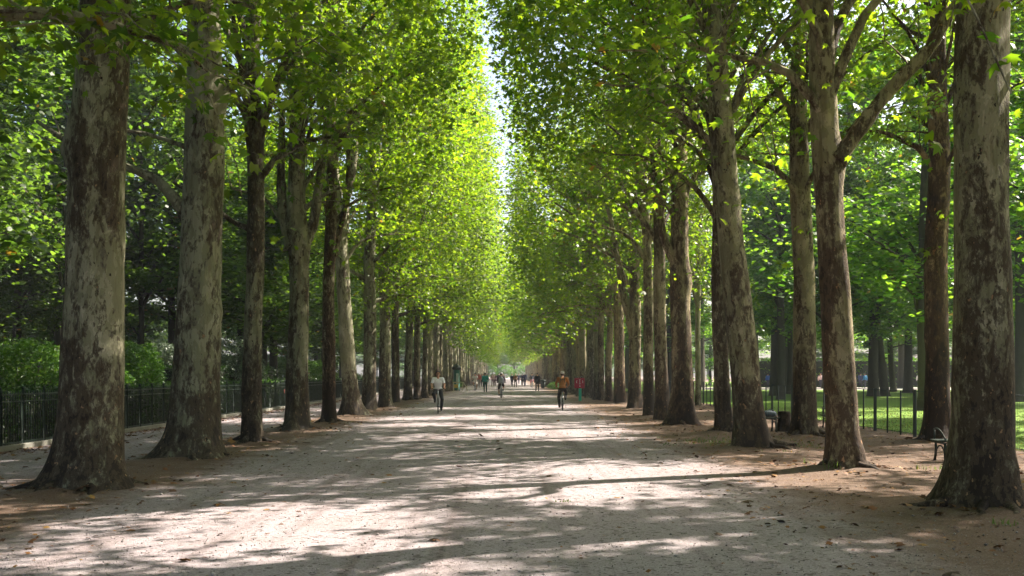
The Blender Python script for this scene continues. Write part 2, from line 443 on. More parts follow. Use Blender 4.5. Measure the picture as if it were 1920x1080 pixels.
# ------------------------------------------------------------------ trunks
def trunk_mesh(seed, r0, H=17.5, flare=.45, sides=36, rings=74, burls=(), mat=None, wob=.06, groove=.04):
    rng = np.random.default_rng(seed)
    zz = np.concatenate([np.linspace(-.1, H - .021, rings - 1), [H]]) if H < 5 else np.concatenate([np.linspace(-.25, 1.2, rings // 3, endpoint=False), np.linspace(1.2, 9, rings // 3, endpoint=False), np.linspace(9, H, rings - 2 * (rings // 3))])
    th = np.arange(sides) * 2 * PI / sides
    roots = rng.uniform(0, 2 * PI, 7); ra = rng.uniform(.3, 1.2, 7)
    A = sum(a * np.maximum(0, np.cos(th - t)) ** 12 for a, t in zip(ra, roots))
    ph = rng.uniform(0, 2 * PI, 16)
    cx = np.interp(zz, np.linspace(0, H, 9), np.concatenate([[0, 0], rng.normal(0, wob, 7)]))
    cy = np.interp(zz, np.linspace(0, H, 9), np.concatenate([[0, 0], rng.normal(0, wob, 7)]))
    lumps = [(rng.uniform(0, 2 * PI), rng.uniform(.3, 9), r0 * rng.uniform(-.06, .10), r0 * rng.uniform(.25, .6)) for _ in range(26)]
    ker = np.ones(7) / 7
    cx = np.convolve(np.pad(cx, 3, 'edge'), ker, 'valid'); cy = np.convolve(np.pad(cy, 3, 'edge'), ker, 'valid')
    V = []
    for i, z in enumerate(zz):
        tp = np.interp(z, [0, 1.6, 7, 10, H], [1.06, 1.0, .86, .66, .10]) if H > 5 else (1.0 if z < H - .02 else .02)
        zc = max(z, 0)
        r = r0 * tp * (1 + groove * np.cos(2 * th + ph[0] + .25 * z) + groove * .6 * np.cos(3 * th + ph[1] - .4 * z)
                       + groove * .55 * np.cos(5 * th + ph[2] + .9 * math.sin(z + ph[3])) + .022 * np.sin(1.7 * z + ph[4] + 2 * th) + .018 * np.sin(3.9 * z + ph[5] + th * 3))
        r = r + flare * r0 * (.22 * math.exp(-zc / .6) + .30 * math.exp(-zc / .25) + 1.15 * A * math.exp(-(zc / .36) ** .95))
        r = r + .02 * r0 * np.sin(11 * th + ph[6]) * math.exp(-zc / .5)
        for (bt, bz, br, bw) in list(burls) + lumps:
            dth = np.angle(np.exp(1j * (th - bt)))
            r = r + br * np.exp(-(dth * r0 / bw) ** 2 - ((z - bz) / (bw * 1.15)) ** 2)
        V.append(np.stack([cx[i] + r * np.cos(th), cy[i] + r * np.sin(th), np.full(sides, z)], 1))
    V = np.concatenate(V); F = []
    n = len(zz)
    i, j = np.meshgrid(np.arange(n - 1), np.arange(sides), indexing='ij'); k = (j + 1) % sides
    F = np.stack([i * sides + j, i * sides + k, (i + 1) * sides + k, (i + 1) * sides + j], -1).reshape(-1, 4)
    return tri_mesh('trunk', V, F, mat or M_BARK, True)

def limb_mesh(path, r0, r1, seed, twigs=5):
    rng = np.random.default_rng(seed); path = np.asarray(path, float)
    n = len(path); t = np.linspace(0, n - 1, n * 5); q = np.stack([np.interp(t, np.arange(n), path[:, c]) for c in range(3)], 1)
    ker = np.array([1, 2, 3, 2, 1.]) / 9
    qs = np.stack([np.convolve(np.pad(q[:, c], 2, 'edge'), ker, 'valid') for c in range(3)], 1)
    qs += np.stack([np.interp(t, np.arange(n), rng.normal(0, .03, n)) for c in range(3)], 1)
    rad = np.linspace(r0, r1, len(qs)) * (1 + .06 * rng.normal(0, 1, len(qs)))
    rad[:4] *= np.array([1.5, 1.32, 1.18, 1.08])
    mb = MB(); mb.tube(qs, rad, 12, True)
    for _ in range(twigs):
        a = qs[rng.integers(len(qs) // 3, len(qs))]; d = rng.normal(0, 1, 3); d[2] = abs(d[2]); d /= np.linalg.norm(d)
        m = np.linspace(0, 1, 5)[:, None]
        mb.tube(a + d * m * rng.uniform(.6, 1.4) + np.cumsum(rng.normal(0, .04, (5, 3)), 0) * m, np.linspace(.022, .006, 5), 5, False)
    return mb.mesh('limb', M_BARK)

def avenue_tree(side, X, Y, w, lean, label, seed, group, flare=.5, burls=(), extra=(), color=(.1, .5, .0), crown_s=1.0, var=None, depthlean=0.0):
    """side -1 left row, +1 right row; lean = sideways drift of the top in metres at 8 m"""
    ro = empty('plane_tree', (X, Y, -.03), (-math.atan(depthlean / 8), math.atan(lean / 8), 0))
    tag(ro, label, 'tree', group)
    tr = link('trunk', trunk_mesh(seed, w / 2 * .93, flare=flare, burls=burls), ro); tr.color = (*color, 1)
    v = OPENV[side][seed % 3] if Y < 43 and var is None else VARS[side][seed % 2]
    a = 0.0 if side < 0 else PI
    sy = 1 if seed % 2 else -1
    kids = [link('limb', m, ro) for m in v[0]] + [link('crown', v[1], ro)]
    for o in kids:
        o.rotation_euler = (0, 0, a); o.scale = (crown_s * (1 + .05 * math.sin(seed * 2.7)), sy, 1.0); o.color = (*color, 1)
    if 8 < Y < 34:      # surface roots running out over the earth
        rr = np.random.default_rng(seed + 9)
        for k in range(6):
            a_ = k * 1.05 + rr.uniform(-.35, .35); L_ = rr.uniform(.35, .95) * (w + .25); n_ = 8; t_ = np.linspace(0, 1, n_)
            an = a_ + np.cumsum(rr.normal(0, .09, n_)); d_ = w * .50 + L_ * t_
            pz = .03 + .085 * np.exp(-d_ ** 2 / .75) + .05 * (1 - t_) ** 2 - .055 * t_
            o = link('root', MB().tube(np.stack([d_ * np.cos(an), d_ * np.sin(an), pz], 1), np.linspace(.085, .022, n_) * rr.uniform(.7, 1.1), 9).mesh('root', M_BARK), ro); o.color = (*color, 1)
    for k, (pth, r0, r1) in enumerate(extra):
        o = link('limb', limb_mesh(pth, r0, r1, seed * 7 + k), ro); o.color = (*color, 1)
    return ro

FT = [trunk_mesh(500 + i, .30, flare=.45 + .1 * i, sides=20, rings=40) for i in range(4)]
def far_tree(side, X, Y, label, group, seed):
    rg = random.Random(seed)
    ro = empty('plane_tree', (X, Y, -.03), (R(rg.uniform(-1, 1)), R(rg.uniform(-1, 1)), 0)); tag(ro, label, 'tree', group)
    tr = link('trunk', FT[seed % 4], ro); s = rg.uniform(.72, 1.15); tr.scale = (s, s, 1); tr.rotation_euler = (0, 0, rg.uniform(0, 6.28))
    col = (rg.uniform(0, .3) if side < 0 else rg.uniform(.2, .6), rg.uniform(.34, .54), 0, 1); tr.color = col
    v = FARV[side][seed % 2]; a = 0.0 if side < 0 else PI; far = 1.0 + .15 * min(1, max(0, (Y - 64) / 30))
    for nm, me in (('limbs', v[0]), ('crown', v[1])):
        o = link(nm, me, ro); o.rotation_euler = (0, 0, a); o.scale = (far * rg.uniform(.94, 1.05), rg.choice((-1, 1)), rg.uniform(.96, 1.06)); o.color = col
    return ro

PXM = lambda Y: Y / F_PX
GL, GR = 'plane trees of the left row', 'plane trees of the right row'
LEFT = [ # px, py, width m, top px at y=0 (lean), label, kw
 (165, 915, .86, .38, 'thick pale plane tree with a knob on its bare trunk, nearest in the left row', dict(flare=.62, burls=((PI * .98, 4.85, .17, .22),), color=(.1, .52, 0))),
 (365, 857, .90, .12, 'stout mottled plane tree with a heavy limb bending toward the railing', dict(flare=.7, burls=((.1, 7.0, .14, .2), (-.2, 2.9, .08, .16)), color=(.05, .46, 0),
    extra=[([(-.15, 0, 4.55), (-.45, -.02, 4.95), (-.8, 0, 5.4), (-1.35, .05, 5.6), (-2.2, .1, 5.85), (-3.3, .2, 6.6)], .135, .04),
           ([(-.1, 0, 6.0), (-.7, .3, 6.2), (-1.4, .4, 6.35), (-2.4, .6, 6.3)], .055, .02)])),
 (472, 832, .48, .0, 'slim straight dark-flecked plane tree, third in the left row', dict(flare=.35, color=(.05, .62, .1),
    extra=[([(0, 0, 5.0), (-.5, .1, 5.2), (-1.1, .1, 5.7), (-1.9, .2, 6.1)], .07, .03), ([(.05, 0, 6.6), (.3, 0, 7.6), (.75, 0, 8.8), (1.3, .1, 10.2)], .14, .06)])),
 (558, 806, .66, .0, 'plane tree with flared foot whose trunk swells and splits into three stems', dict(flare=.8, burls=((.2, 5.5, .1, .4), (PI, 5.8, .1, .4)), color=(.05, .55, 0),
    extra=[([(.1, 0, 5.2), (.42, 0, 6.0), (.6, 0, 7.2), (.75, 0, 8.6), (1.2, 0, 10.5)], .17, .07),
           ([(-.1, 0, 5.2), (-.42, 0, 6.2), (-.55, .1, 7.6), (-.5, .1, 9.5)], .2, .08), ([(-.15, .0, 5.3), (-.6, .2, 6.3), (-1.1, .3, 6.8), (-2.0, .4, 7.0)], .07, .03)])),
 (617, 795, .46, .05, 'narrow brown-barked plane tree standing close beside the three-stemmed one', dict(flare=.3, color=(.35, .68, 0), extra=[([(.05, 0, 5.4), (.35, 0, 6.2), (.5, 0, 7.4), (.6, 0, 9)], .12, .06)])),
 (660, 780, .64, -.55, 'plane tree with a wide skirt of roots leaning slightly to the left', dict(flare=1.0, color=(.05, .5, 0),
    extra=[([(.05, 0, 7.0), (.25, 0, 8.2), (.7, 0, 9.6), (.95, 0, 11.2), (1.3, 0, 13)], .21, .08)])),
 (692, 770, .60, .1, 'grey plane tree with a smooth column trunk, seventh in the left row', dict(flare=.45, color=(0, .5, 0))),
 (722, 765, .58, -.05, 'plane tree with a dark branch arching over the gravel, eighth in the left row', dict(flare=.5, color=(.0, .45, 0),
    extra=[([(.1, 0, 5.4), (.6, 0, 6.3), (1.3, 0, 7.6), (1.9, 0, 9.2), (2.6, 0, 11)], .11, .04), ([(0, 0, 6.2), (.5, 0, 7.4), (.7, .1, 9.0), (.9, .1, 11)], .16, .06)])),
 (742, 757, .44, .0, 'dark brown narrow plane tree tucked behind the eighth of the left row', dict(flare=.4, color=(.3, .75, .15))),
 (765, 752, .52, .05, 'plane tree with a low curved branch, tenth in the left row', dict(flare=.45, color=(.05, .5, 0),
    extra=[([(.1, 0, 5.0), (.6, 0, 5.5), (1.3, 0, 6.0), (2.1, 0, 6.3), (3.2, 0, 7.4)], .08, .03)])),
 (782, 749, .46, .0, 'brownish plane tree, eleventh in the left row, behind the white-shirted cyclist', dict(flare=.5, color=(.25, .62, .1))),
 (796, 746, .40, .1, 'slim plane tree just left of the white-shirted cyclist', dict(flare=.5, color=(.1, .5, 0))),
]
RIGHT = [
 (1842, 950, .74, .05, 'massive pale plane tree at the right edge beside the green bench', dict(flare=.55, burls=((PI * 1.5, 4.9, .06, .15), (.3, 5.3, .07, .2)), color=(.3, .50, .05))),
 (1583, 880, .54, -.36, 'plane tree with mottled tan bark forking into a thick limb to the right', dict(flare=.5, burls=((.2, 5.2, .10, .3),), color=(.5, .56, 0),
    extra=[([(.12, 0, 5.2), (.5, -.02, 5.75), (.95, -.05, 6.35), (1.6, -.1, 7.0), (2.1, -.1, 7.6), (2.9, 0, 8.6)], .135, .08)])),
 (1410, 840, .66, -.72, 'large dark plane tree leaning left over a flared grooved foot', dict(flare=.62, burls=((PI * 1.45, 7.4, .05, .1),), color=(.3, .50, .03))),
 (1510, 818, .60, -.1, 'brown plane tree set back behind the bench with the striped bundle', dict(flare=.3, color=(.5, .52, 0))),
 (1357, 812, .44, -.25, 'narrow dark plane tree half hidden behind the large leaning one', dict(flare=.35, color=(.35, .62, .05),
    extra=[([(-.05, 0, 7.4), (-.35, 0, 8.2), (-.55, 0, 8.9), (-.95, 0, 9.3), (-1.3, 0, 9.9), (-1.7, 0, 10.8)], .13, .06)])),
 (1280, 798, .68, -.1, 'stout plane tree with reddish foot, sixth trunk of the right row', dict(flare=.5, color=(.55, .56, 0), burls=((0, 4.6, .1, .35),),
    extra=[([(-.1, 0, 4.9), (-.45, 0, 5.8), (-.7, 0, 7.2), (-.9, 0, 9)], .16, .07)])),
 (1242, 790, .46, -.15, 'dark plane tree standing tight against the reddish-footed one', dict(flare=.55, color=(.35, .6, 0))),
 (1217, 782, .40, -.15, 'thin plane tree with a slanting upper stem, eighth in the right row', dict(flare=.45, color=(.4, .58, 0))),
 (1190, 768, .58, .0, 'plane tree whose low bent limb curves up over the avenue', dict(flare=.3, color=(.45, .52, 0),
    extra=[([(0, 0, 3.2), (-.22, 0, 4.1), (-.48, 0, 5.2), (-.72, 0, 6.6), (-1.1, 0, 8.6), (-1.6, 0, 10.5)], .22, .08)])),
 (1162, 757, .64, -.1, 'thick warm brown plane tree, tenth in the right row', dict(flare=.25, color=(.6, .48, 0))),
 (1141, 755, .40, .0, 'thin plane tree just right of the red sign', dict(flare=.3, color=(.5, .46, 0))),
 (1127, 752, .42, .0, 'thin tan plane tree rising close behind the red sign', dict(flare=.3, color=(.5, .48, 0))),
]
for k, (px, py, w, lean, lab, kw) in enumerate(LEFT):
    x, y = gnd(px, py); avenue_tree(-1, x, y, w, lean, lab, 101 + k, GL, **kw)
for k, (px, py, w, lean, lab, kw) in enumerate(RIGHT):
    x, y = gnd(px, py); avenue_tree(1, x, y, w, lean, lab, 202 + k, GR, **kw)
avenue_tree(1, 10.1, 23.8, .58, .1, 'dark reddish-brown plane tree beside the wire fence behind the green bench', 301, 'plane trees by the wire fence', flare=.6, color=(1.0, .75, .35), crown_s=.7)
avenue_tree(1, 9.4, 49.8, .30, .0, 'pale thin plane tree standing alone by the far wire fence', 302, 'plane trees by the wire fence', flare=.3, color=(.2, .3, 0), crown_s=.8)
# unseen trees beside and behind the viewer, added to shade the foreground
BACK = [(sd, sd * 5.9, yy, 'unseen plane tree added to the %s row behind the viewer' % ('left' if sd < 0 else 'right')) for yy in (-2.5, -8) for sd in (-1, 1)]
for s, X, Y, lab in BACK + [(-1, -5.9, 4, 'unseen plane tree added level with the viewer in the left row'), (1, 5.9, 2.2, 'unseen plane tree added level with the viewer in the right row')]:
    far_tree(s, X, Y, lab, GL if s < 0 else GR, int(Y * 3) % 7)
for s, X, Y, lab in ((-1, -5.9, 9.3, 'plane tree beyond the left edge, its lowest leaves hanging in the top left corner'),
                     (1, 5.9, 7.4, 'plane tree beyond the right edge, its lowest leaves hanging in the top right corner')):
    avenue_tree(s, X, Y, .7, 0, lab, 400 + s, GL if s < 0 else GR, var=1)  # only the lowest sprays of this pair reach into the picture
# far rows
rg = random.Random(5)
y = 76.0
i = 0
while y < 300:
    far_tree(-1, -5.85 + rg.uniform(-.15, .15), y + rg.uniform(-.5, .5), 'slender plane tree in the distant part of the left row', 'distant plane trees of the left row', i)
    y += 5.0; i += 1
y = 64.5
while y < 300:
    far_tree(1, 5.75 + rg.uniform(-.15, .15), y + rg.uniform(-.5, .5), 'slender plane tree in the distant part of the right row', 'distant plane trees of the right row', i)
    y += 5.0; i += 1

# ------------------------------------------------------------------ trees of the wood (left) and the park (right)
DT = [trunk_mesh(700 + i, .30, flare=.3, sides=18, rings=36, mat=M_DBARK, groove=.07) for i in range(3)]
def park_tree(name, X, Y, sc, zs, tw, label, group, seed, V, rotz=None, lean=0.0):
    rg = random.Random(seed)
    ro = empty(name, (X, Y, -.03), (0, lean, 0)); tag(ro, label, 'tree', group)
    tr = link('trunk', DT[seed % 3], ro); tr.scale = (tw / .6, tw / .6, zs); tr.rotation_euler = (0, 0, rg.uniform(0, 6.28))
    v = V[seed % 3]; a = rg.uniform(0, 6.28) if rotz is None else rotz
    for nm, me in (('limbs', v[0]), ('crown', v[1])):
        o = link(nm, me, ro); o.rotation_euler = (0, 0, a); o.scale = (sc, sc, zs)
    return ro
rg = random.Random(77)
WL = []
for y in range(8, 130, 7):
    for x in (-15.5, -22, -30, -39):
        if x < -28 and y > 90: continue
        if x > -18 and 26 < y < 52: continue
        WL.append((x + rg.uniform(-1.6, 1.6), y + rg.uniform(-2, 2)))
for i, (x, y) in enumerate(WL):
    park_tree('wood_tree', x, y, rg.uniform(1.0, 1.3), rg.uniform(.6, .85) * (1.3 if -26 < x < -18 else 1), rg.uniform(.3, .6),
              'dark leafy tree in the shaded wood behind the left railing', 'trees of the wood behind the left railing', i, WOODV)
for i, (x, y) in enumerate(((-25, 33), (-27, 45), (-24, 57), (-30, 68), (-34, 40), (-22, 24))):
    park_tree('wood_tree', x, y, 1.4, 1.2, .6, 'tall full-crowned tree deep in the shaded wood behind the left railing', 'tall trees of the shaded wood', i, WOODV)
PK = [(1637, 743, .75, 'dark upright trunk of a park tree, left one of a pair on the lawn'), (1660, 743, .55, 'dark park tree leaning away beside its upright twin on the lawn'),
      (1675, 735, .5, 'dark park tree just right of the leaning pair on the lawn'), (1734, 770, .62, 'grey park tree on the lawn forking low beside the brown plane tree'),
      (1690, 728, .8, 'park tree at the far lawn edge in front of the pale plaza'), (1453, 742, .7, 'park tree on the lawn seen over the bundle on the bench'),
      (1470, 735, .7, 'park tree on the lawn between the leaning plane and the set-back brown one'), (1912, 736, .9, 'park tree on the lawn at the right edge of the picture'),
      (1315, 727, .9, 'dark park tree far behind the stout reddish-footed plane'), (1547, 728, .6, 'park tree far behind the gap by the half-hidden bench')]
for i, (px, py, tw, lab) in enumerate(PK):
    x, y = gnd(px, py)
    park_tree('park_tree', x, y, 1.25, (.95, .8, .8, .8, 1.05, 1.1, 1.15, 1.0, 1.1, 1.1)[i], tw, lab, 'trees on the park lawn', i, PARKV, lean={1: -.12, 2: -.06}.get(i, 0))
n = 0
for y in (14, 24, 34, 58, 66, 84, 98, 118, 132, 150):
    for x in (15, 23, 33, 44, 56, 70, 84):
        X, Y = x + rg.uniform(-2.5, 2.5), y + rg.uniform(-3, 3)
        if X / Y > .62 and Y > 20: continue
        if x == 15 and y in (14, 34, 24): continue
        if x <= 23 and y in (24, 58): continue
        if any(abs(X - gnd(p[0], p[1])[0]) < 3 and abs(Y - gnd(p[0], p[1])[1]) < 4 for p in PK): continue
        park_tree('park_tree', X, Y, rg.uniform(1.0, 1.25), rg.uniform(.72, .9), rg.uniform(.4, .7),
                  'leafy green tree of the open park beyond the wire fence', 'trees of the park beyond the wire fence', n, PARKV); n += 1
for i in range(26):
    park_tree('park_tree', -62 + i * 5 + rg.uniform(-1.5, 1.5), 312 + rg.uniform(0, 40), 1.5, (.45, .75, 1.1)[i % 3], .6,
              'hazy tree closing the far end of the avenue', 'trees closing the far end of the avenue', i, PARKV)

for i, (x, y) in enumerate(((13.2, 11), (17.5, 17.5), (17.6, 29.5), (22.5, 37))):  # trees added outside the frame: near ones shade gravel, far ones fill sky gaps
    park_tree('park_tree', x, y, 1.05, .85, .55, 'added park tree just outside the right edge of the picture shading the gravel', 'added trees beyond the right edge', i, PARKV)
for i, (x, y) in enumerate(((31, 92), (42, 82), (54, 78), (24, 98), (30, 59), (38, 66), (23.5, 73))):
    park_tree('park_tree', x, y, 1.45, 1.2, .8, 'tall broad park tree rising behind the smaller ones on the lawn', 'tall trees of the park', i, PARKV)
for i in range(20):
    park_tree('park_tree', 12 + i * 6 + rg.uniform(-1.5, 1.5), 150 + rg.uniform(-6, 12), 1.45, rg.uniform(.38, .5), .5,
              'low spreading tree in the belt of green beyond the pale plaza', 'tree belt beyond the pale plaza', i, PARKV)
for i in range(16):
    park_tree('wood_tree', -8 - i * 5.5, 150 + rg.uniform(-6, 6) - i * 2, 1.45, rg.uniform(.4, .5), .5,
              'low spreading tree at the far back of the shaded wood', 'far trees of the shaded wood', i, WOODV)
for i in range(14):
    park_tree('wood_tree', -48 + rg.uniform(-2, 2), 12 + i * 9.5, 1.45, rg.uniform(.4, .5), .5,
              'low spreading tree at the outer edge of the shaded wood', 'outer trees of the shaded wood', i, WOODV)

# ------------------------------------------------------------------ ground
def sheet(name, x0, x1, y0, y1, z, mat, kind='structure', nx=1, ny=1):
    gx = np.linspace(x0, x1, nx + 1); gy = np.linspace(y0, y1, ny + 1)
    X, Y = np.meshgrid(gx, gy); V = np.stack([X.ravel(), Y.ravel(), np.full(X.size, z)], 1)
    i, j = np.meshgrid(np.arange(ny), np.arange(nx), indexing='ij'); w = nx + 1
    F = np.stack([i * w + j, i * w + j + 1, (i + 1) * w + j + 1, (i + 1) * w + j], -1).reshape(-1, 4)
    o = link(name, tri_mesh(name, V, F, mat)); o['kind'] = kind; return o
def ground_sheet():
    gx = np.concatenate([[-400, -200, -100, -50, -30], np.arange(-20, 14.01, .2), [20, 35, 60, 120, 250, 400]])
    gy = np.concatenate([[-60, -30, -10], np.arange(0, 66, .25), [80, 110, 160, 240, 340, 500, 700]])
    X, Y = np.meshgrid(gx, gy); Z = np.zeros_like(X)
    rg_ = np.random.default_rng(2)
    for o in list(COL.objects):
        if o.name.startswith('plane_tree') and 0 < o.location.y < 64:
            d2 = (X - o.location.x) ** 2 + (Y - o.location.y) ** 2; th = np.arctan2(Y - o.location.y, X - o.location.x)
            Z += (.075 + .03 * np.sin(3 * th + o.location.y)) * np.exp(-d2 / .75)
    Z *= np.where((X > -4.6) & (X < 3.4), 0, 1)
    V = np.stack([X.ravel(), Y.ravel(), Z.ravel()], 1); w = len(gx)
    i, j = np.meshgrid(np.arange(len(gy) - 1), np.arange(w - 1), indexing='ij')
    F = np.stack([i * w + j, i * w + j + 1, (i + 1) * w + j + 1, (i + 1) * w + j], -1).reshape(-1, 4)
    o = link('ground', tri_mesh('ground', V, F, M_GROUND, True)); o['kind'] = 'structure'
ground_sheet()
sheet('gravel_path', -4.6, 3.4, -30, 306, .004, M_GROUND)
sheet('side_path', -10.0, -7.4, -30, 306, .004, M_GROUND)
sheet('lawn', 10.9, 130, 0, 220, .004, M_LAWN)
sheet('plaza', 20, 130, 104, 124, .008, M_PLAZA)

# ------------------------------------------------------------------ railing, hedges and shrubs on the left
def copy_part(o, parent, loc):
    c = o.copy(); COL.objects.link(c); c.parent = parent; c.location = loc; return c
M_PLATE = simple('faded_red_plate', (.16, .04, .03), .5, 0, .15)
fl = tag(empty('iron_fence', (-10.5, 8, 0)), 'low dark green iron railing with pointed pickets along the side path', 'fence')
FLEN = 100
mb = MB()
for z, h in ((1.17, .035), (1.02, .025), (.14, .045)): mb.box((0, FLEN / 2, z), (.035, FLEN, h), .004)
mb.build('rail', M_IRON, fl, False)
mb = MB()
yy = .1
while yy < FLEN:
    mb.box((0, yy, .62), (.016, .016, 1.14)); mb.add(np.array([[-.012, yy - .012, 1.19], [.012, yy - .012, 1.19], [.012, yy + .012, 1.19], [-.012, yy + .012, 1.19], [0, yy, 1.27]]), [(0, 1, 4), (1, 2, 4), (2, 3, 4), (3, 0, 4)])
    yy += .115
mb.build('pickets', M_IRON, fl, False)
mb = MB(); mb.box((0, 0, .64), (.05, .05, 1.28), .006); mb.ball((0, 0, 1.30), .035, 8, 6)
p0 = mb.build('post', M_IRON, fl); p0.location = (.0, .0, 0)
for k in range(1, 100): copy_part(p0, fl, (0, k * 1.0, 0))
mb = MB(); mb.box((0, FLEN / 2, .05), (.22, FLEN, .12), .015)
mb.build('stone_kerb', simple('kerb_stone', (.20, .19, .16), .9, 0, .35, 5), fl, False)
mb = MB(); mb.box((.06, 39.6, .80), (.012, .12, .18), .004); mb.build('notice_plate', M_PLATE, fl, False)

def hedge(name, x0, x1, y0, y1, h, dens, ls, mat, label, group, seed, wob=.10, shape='small'):
    rng = np.random.default_rng(seed)
    o = empty(name, ((x0 + x1) / 2, (y0 + y1) / 2, 0)); tag(o, label, 'hedge', group)
    L, W = y1 - y0, x1 - x0
    parts = []
    for area, fn in ((L * h, lambda u, v: (W / 2 + 0 * u, (u - .5) * L, v * h)), (L * h * .4, lambda u, v: (-W / 2 + 0 * u, (u - .5) * L, v * h)),
                     (L * W, lambda u, v: ((v - .5) * W, (u - .5) * L, h + 0 * u)), (W * h * 1.0, lambda u, v: ((u - .5) * W, -L / 2 + 0 * u, v * h))):
        n = int(area * dens); parts.append(np.stack(fn(rng.uniform(0, 1, n), rng.uniform(0, 1, n)), 1))
    P = np.concatenate(parts) + rng.normal(0, .05, (sum(map(len, parts)), 3))
    P[:, 2] += wob * (np.sin(P[:, 1] * 1.7 + seed) * .5 + np.sin(P[:, 1] * 4.1) * .3) * (P[:, 2] / h)
    P[:, 0] += wob * np.sin(P[:, 1] * 2.3 + 1.1 * P[:, 2]) * .6
    P[:, 2] = np.maximum(P[:, 2], .03)
    me = leaf_mesh('leaves', P, rng.uniform(.7, 1.3, len(P)) * ls, rng, mat, shape, 1.1)
    link('leaves', me, o)
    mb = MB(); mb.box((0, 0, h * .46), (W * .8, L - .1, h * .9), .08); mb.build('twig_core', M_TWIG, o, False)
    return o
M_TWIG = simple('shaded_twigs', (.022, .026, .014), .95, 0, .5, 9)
hedge('hedge', -11.9, -10.9, 9, 46, 1.22, 210, .10, M_HEDGE, 'low clipped hedge pressed against the back of the iron railing', None, 1)
hedge('hedge', -11.9, -10.9, 46, 110, 1.25, 70, .15, M_HEDGE, 'far stretch of low clipped hedge behind the iron railing', None, 2)
hedge('hedge', -15.2, -14.0, 44, 62, 2.0, 110, .12, M_HEDGE, 'taller square-cut dark hedge behind the railing below the grey-green bushes', None, 3)
hedge('hedge', -33, -31, 8, 120, 3.6, 16, .34, M_WOODLEAF, 'tall dark hedge far back in the shaded wood', None, 4)

hedge('hedge', 18, 130, 127, 129, 3.6, 9, .42, M_PARKLEAF, 'long high hedge closing the pale plaza behind the lawn', None, 5)
def shrub(name, X, Y, rx, ry, h, n, ls, mat, label, cat='shrub', group=None, seed=0, tilt=1.0, hang=.3, lob=.22, shape='small'):
    rng = np.random.default_rng(900 + seed)
    o = tag(empty(name, (X, Y, 0)), label, cat, group)
    u = rng.normal(0, 1, (n, 3)); u /= np.linalg.norm(u, axis=1)[:, None]
    u[:, 2] = np.abs(u[:, 2]) * np.where(rng.uniform(0, 1, n) < .22, -.6, 1)
    k = rng.normal(0, 1, (14, 3)); k /= np.linalg.norm(k, axis=1)[:, None]
    bump = np.max(np.maximum(0, u @ k.T) ** 6, axis=1)
    rad = (1 - lob + lob * 1.5 * bump) * (1 - np.abs(rng.normal(0, .13, n)))
    P = u * rad[:, None] * np.array([rx, ry, h * .60]) + np.array([0, 0, h * .42])
    P = P[P[:, 2] > .04]
    link('leaves', leaf_mesh('leaves', P, rng.uniform(.7, 1.3, len(P)) * ls, rng, mat, shape, tilt, hang), o)
    mb = MB()
    for i in range(7):
        a = rng.uniform(0, 2 * PI); e = np.array([math.cos(a) * rx * .6, math.sin(a) * ry * .6, h * rng.uniform(.5, .85)])
        t = np.linspace(0, 1, 6)[:, None]
        mb.tube(np.array([.06 * math.cos(a), .06 * math.sin(a), -.02]) + e * t + np.array([0, 0, .15]) * np.sin(t * PI), np.linspace(.035, .008, 6), 6)
    mb.build('stems', M_DBARK, o)
    return o
shrub('shrub', -14.1, 38.5, 1.05, 1.1, 2.9, 5200, .13, M_SHRUB, 'bright rounded shrub catching the sun behind the railing', seed=1)
shrub('shrub', -15.0, 31.5, 1.9, 1.5, 2.75, 7000, .13, M_SHRUB, 'broad leafy shrub behind the railing at the left edge', seed=2)
shrub('shrub', -13.3, 33.5, .95, .9, 2.2, 3400, .13, M_SHRUB, 'smaller shrub leaning out from the broad one toward the thick pale plane', seed=3)
shrub('shrub', -18.2, 27.5, 2.3, 2.0, 3.0, 5200, .15, M_WOODLEAF, 'dark bush deep behind the railing at the far left', seed=4)
for i, (px, Y, r, h) in enumerate(((305, 46, 1.3, 3.0), (432, 53, 1.7, 3.5))):
    shrub('shrub', (px - CX) * Y / F_PX, Y, r, r, h, 5200, .16, M_WILLOW, ('silvery grey-green bush between the thick pale plane and the stout mottled plane', 'large silvery grey-green bush above the square-cut hedge')[i], seed=10 + i, tilt=.6, hang=1.2)
shrub('shrub', -12.9, 66, 1.5, 1.5, 2.7, 3600, .15, M_SHRUB, 'fresh green shrub behind the railing beside the three-stemmed plane', seed=15)
rg = random.Random(9)
for i in range(26):
    y = 14 + i * 4.1 + rg.uniform(-1.5, 1.5)
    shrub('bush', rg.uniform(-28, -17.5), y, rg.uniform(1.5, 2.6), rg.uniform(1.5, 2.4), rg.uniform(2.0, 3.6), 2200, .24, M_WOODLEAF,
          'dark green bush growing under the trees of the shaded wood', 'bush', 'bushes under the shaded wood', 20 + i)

# ------------------------------------------------------------------ wire fence on the right
fr = tag(empty('wire_fence', (10.45, 12, 0)), 'see-through dark metal fence with slim posts edging the lawn', 'fence')
FL2 = 92
mb = MB(); mb.tube([(0, 0, 1.17), (0, FL2, 1.17)], .011, 6); mb.tube([(0, 0, .08), (0, FL2, .08)], .008, 6); mb.build('rail', M_IRON2, fr)
mb = MB(); mb.box((0, 0, .6), (.075, .075, 1.2), .01); mb.box((0, 0, 1.205), (.085, .085, .02), .004)
p0 = mb.build('post', M_IRON2, fr, False)
for k in range(1, 33): copy_part(p0, fr, (0, k * 2.79, 0))
mb = MB(); mb.tube([(0, 0, 0), (0, 0, 1.17)], .024, 8)
b0 = mb.build('upright', M_IRON2, fr); b0.location = (0, .93, 0)
k = 0
for q in range(33):
    for e in (.93, 1.86):
        if q or e > 1: copy_part(b0, fr, (0, q * 2.79 + e, 0))
mb = MB()
yy = 0.0
while yy < FL2:
    mb.tube([(.03, yy, .08), (.03, yy, 1.17)], .0024, 3, False); yy += .10
